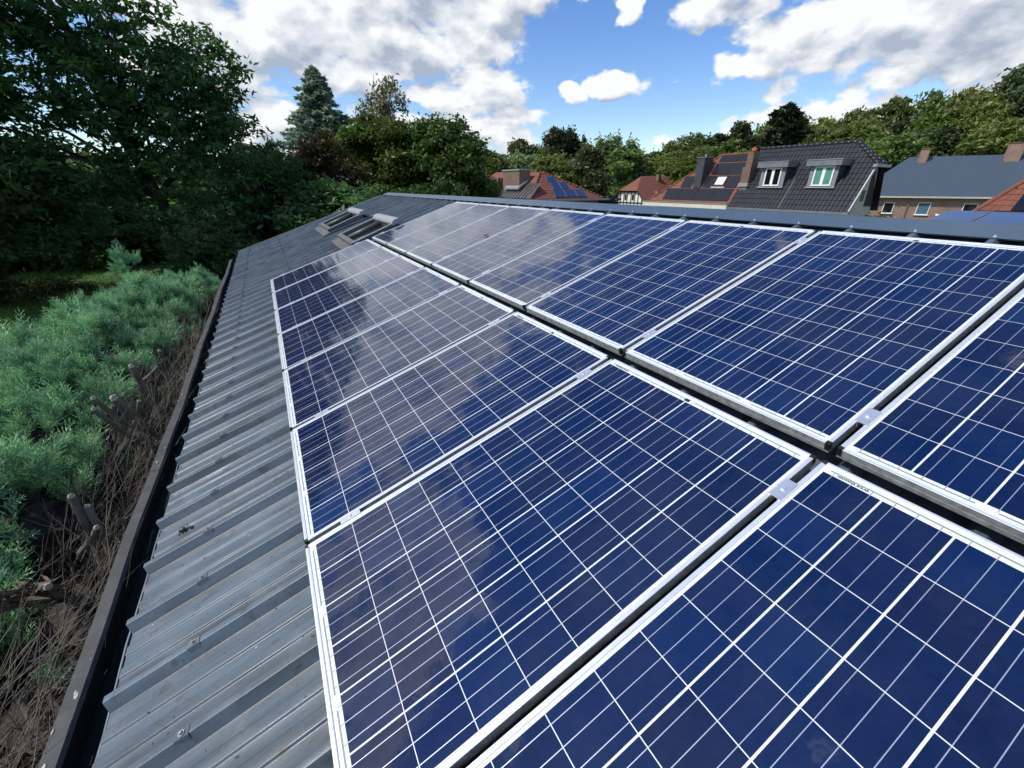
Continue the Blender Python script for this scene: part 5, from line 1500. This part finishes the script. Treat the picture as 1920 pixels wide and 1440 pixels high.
    for (a, b, r_) in stubs:
        a, b = Vector(a), Vector(b); m_ = a.lerp(b, .5) + Vector((.02, .03, 0)); st = MB(); st.tube([a.lerp(m_, t_ / 4) if t_ < 4 else m_.lerp(b, (t_ - 4) / 4) for t_ in range(9)], [r_ * (1.35 - .045 * t_) * q_.uniform(.94, 1.06) for t_ in range(8)] + [r_], 9, caps=False)
        st.v = [(x_ + q_.uniform(-.06, .06) * r_, y_ + q_.uniform(-.06, .06) * r_, z_) for x_, y_, z_ in st.v]
        o = st.obj('cut_branch', m_barkg, root, smooth=False, xf=Matrix.Translation(-Vector(loc)))
        e = MB(); dirn = (b - m_).normalized(); e.tube([b - dirn * .004, b + dirn * .003 + Vector((.3 * r_, -.2 * r_, 0))], [r_, r_ * .8], 7)
        link_obj('sawn_end', e.mesh('sawn_end', m_cut, xf=Matrix.Translation(-Vector(loc))), o)
    return root


def twigs(root, box, n, seed, lean=(0.25, 0.1, 0.7), ln=(.25, .75), r_=(.0022, .006), fork=3):
    q_ = random.Random(seed); mb = MB()
    for i in range(n):
        a = Vector((q_.uniform(*box[0]), q_.uniform(*box[1]), q_.uniform(*box[2]))); L1 = q_.uniform(*ln)
        d = Vector((q_.gauss(lean[0], .3), q_.gauss(lean[1], .35), q_.gauss(lean[2], .3))).normalized()
        p = [a]; rad = q_.uniform(*r_)
        for k in range(3):
            d = (d + Vector((q_.gauss(0, .15), q_.gauss(0, .15), q_.gauss(.05, .1)))).normalized(); p.append(p[-1] + d * L1 / 3)
        mb.tube(p, [rad, rad * .8, rad * .55, rad * .2], 3, caps=False)
        for j in range(q_.randint(1, fork)):
            s = p[q_.randint(1, 2)]; dd = (d + Vector((q_.gauss(0, .5), q_.gauss(0, .5), q_.gauss(0, .3)))).normalized(); l2 = L1 * q_.uniform(.2, .5)
            mb.tube([s, s + dd * l2 * .5, s + dd * l2 + Vector((0, 0, l2 * .1))], [rad * .55, rad * .4, rad * .15], 3, caps=False)
    tag(mb.obj('bare_twigs', m_twig, root, xf=Matrix.Translation(-root.location)), kind='stuff')


def dead_fronds(root, spots, seed):
    """shaggy brown dead foliage hanging on cut branches"""
    rng = np.random.default_rng(seed); C_, D_ = [], []
    for (p, q_, w_, n) in spots:
        p, q_ = np.array(p), np.array(q_); t = rng.random(n); c = p + (q_ - p) * t[:, None] + rng.normal(size=(n, 3)) * w_ * (1 - .45 * t)[:, None]
        C_.append(c); D_.append(np.tile((q_ - p) / np.linalg.norm(q_ - p), (n, 1)) + np.array([0, 0, -.25]))
    v, f = leaf_quads(np.concatenate(C_), .024, rng, .2, 5.5, np.concatenate(D_) * 2, 0.1)
    o = link_obj('dead_fronds', np_mesh('dead_fronds', v - np.array(root.location), f, m_deadfol), root); tag(o, kind='stuff')


J = []
J_shade = juniper((-2.3, .6, GZ), [(-2.45, .3, -1.05, .7, .9, .66), (-2.4, 1.3, -1.1, .6, .7, .6)], 1100, 100, 'added juniper out of view past the lower left corner, shading the bare twigs', [])  # unseen bush added to cast shade over the bare twigs
J.append(juniper((-2.1, 2.9, GZ), [(-2.15, 2.35, -1.15, .62, .7, .62), (-1.95, 3.15, -1.02, .52, .6, .58), (-2.55, 3.1, -1.0, .6, .8, .6)], 2600, 101,
                 'nearest juniper at the lower left, bare cut branches on its roof side',
                 [((-1.5, 2.9, -1.5), (-1.33, 2.72, -.48), .022), ((-1.45, 2.75, -.95), (-1.2, 2.5, -.62), .018), ((-1.7, 2.4, -.85), (-1.33, 2.12, -.66), .022), ((-1.35, 2.7, -1.3), (-1.30, 2.75, -.60), .02)]))
J.append(juniper((-2.3, 4.4, GZ), [(-2.0, 4.35, -1.08, .6, .75, .66), (-2.75, 4.5, -.98, .65, .8, .62), (-2.3, 5.2, -1.0, .7, .75, .66)], 3000, 102,
                 'second juniper from the front, thick grey sawn stubs showing',
                 [((-1.30, 4.5, -1.35), (-1.34, 3.98, -.34), .036), ((-1.38, 4.2, -1.1), (-1.34, 3.55, -.24), .018), ((-1.42, 4.3, -1.0), (-1.42, 3.85, -.26), .02), ((-1.36, 4.1, -.72), (-1.20, 4.02, -.42), .016), ((-1.45, 5.0, -.9), (-1.36, 4.75, -.32), .028), ((-1.45, 4.9, -.6), (-1.25, 5.1, -.48), .012)]))
J.append(juniper((-2.35, 6.6, GZ), [(-2.15, 6.3, -1.0, .72, .8, .66), (-2.9, 6.2, -.95, .6, .9, .6), (-2.2, 7.3, -1.0, .8, .85, .66)], 2900, 103,
                 'third juniper from the front, in the middle of the hedge',
                 [((-1.5, 6.2, -1.2), (-1.38, 5.95, -.55), .024), ((-1.4, 6.6, -1.2), (-1.3, 6.4, -.55), .015)]))
J.append(juniper((-2.1, 8.8, GZ), [(-1.95, 8.4, -1.0, .82, .85, .66), (-2.6, 8.6, -1.0, .7, .9, .62), (-1.95, 9.5, -.98, .78, .85, .66), (-2.15, 9.15, -.50, .34, .34, .5), (-2.15, 9.15, -.08, .20, .20, .40)], 3000, 104,
                 'fourth juniper, with a tall leader sticking up above the hedge', [((-1.4, 8.0, -1.6), (-1.3, 7.7, -.8), .022)]))
J.append(juniper((-1.8, 11, GZ), [(-1.65, 10.7, -1.1, .72, .9, .62), (-2.2, 11.0, -1.2, .7, .9, .62), (-1.6, 12.1, -1.35, .6, .8, .6)], 1700, 105, 'farthest juniper, near the far end of the gutter', [], bare=False))
twigs(J[0], ((-1.7, -1.02), (.3, 2.6), (-2.4, -.85)), 900, 1, lean=(.45, .35, .45), ln=(.3, .8), r_=(.0015, .004))
twigs(J_shade, ((-1.95, -1.1), (-.2, 1.9), (-1.9, -.7)), 420, 9, lean=(.4, .3, .5), ln=(.3, .7), r_=(.0015, .0035))
twigs(J[1], ((-1.65, -1.02), (2.6, 5.2), (-1.9, -.85)), 900, 2, lean=(.35, .25, .65), r_=(.0015, .0045))
twigs(J[2], ((-1.65, -1.02), (5.2, 7.6), (-1.9, -.85)), 600, 3, lean=(.25, .2, .7), r_=(.002, .005))
twigs(J[3], ((-1.6, -1.05), (7.4, 10.2), (-1.8, -.8)), 200, 4)
dead_fronds(J[1], [((-1.5, 3.3, -1.15), (-1.0, 4.05, -.72), .045, 420), ((-1.55, 3.0, -1.25), (-1.02, 3.6, -.88), .05, 420), ((-1.5, 5.2, -1.3), (-1.12, 5.5, -.85), .05, 160)], 6)
dead_fronds(J[0], [((-1.9, 2.1, -.55), (-1.35, 2.15, -.72), .04, 330), ((-1.6, 2.6, -1.5), (-1.1, 2.9, -1.15), .06, 300), ((-1.6, 1.4, -1.4), (-1.1, 1.7, -1.0), .07, 260)], 7)
dead_fronds(J[2], [((-1.5, 6.8, -1.4), (-1.15, 7.1, -.7), .06, 300), ((-1.5, 5.9, -1.2), (-1.1, 6.2, -.75), .05, 200)], 8)
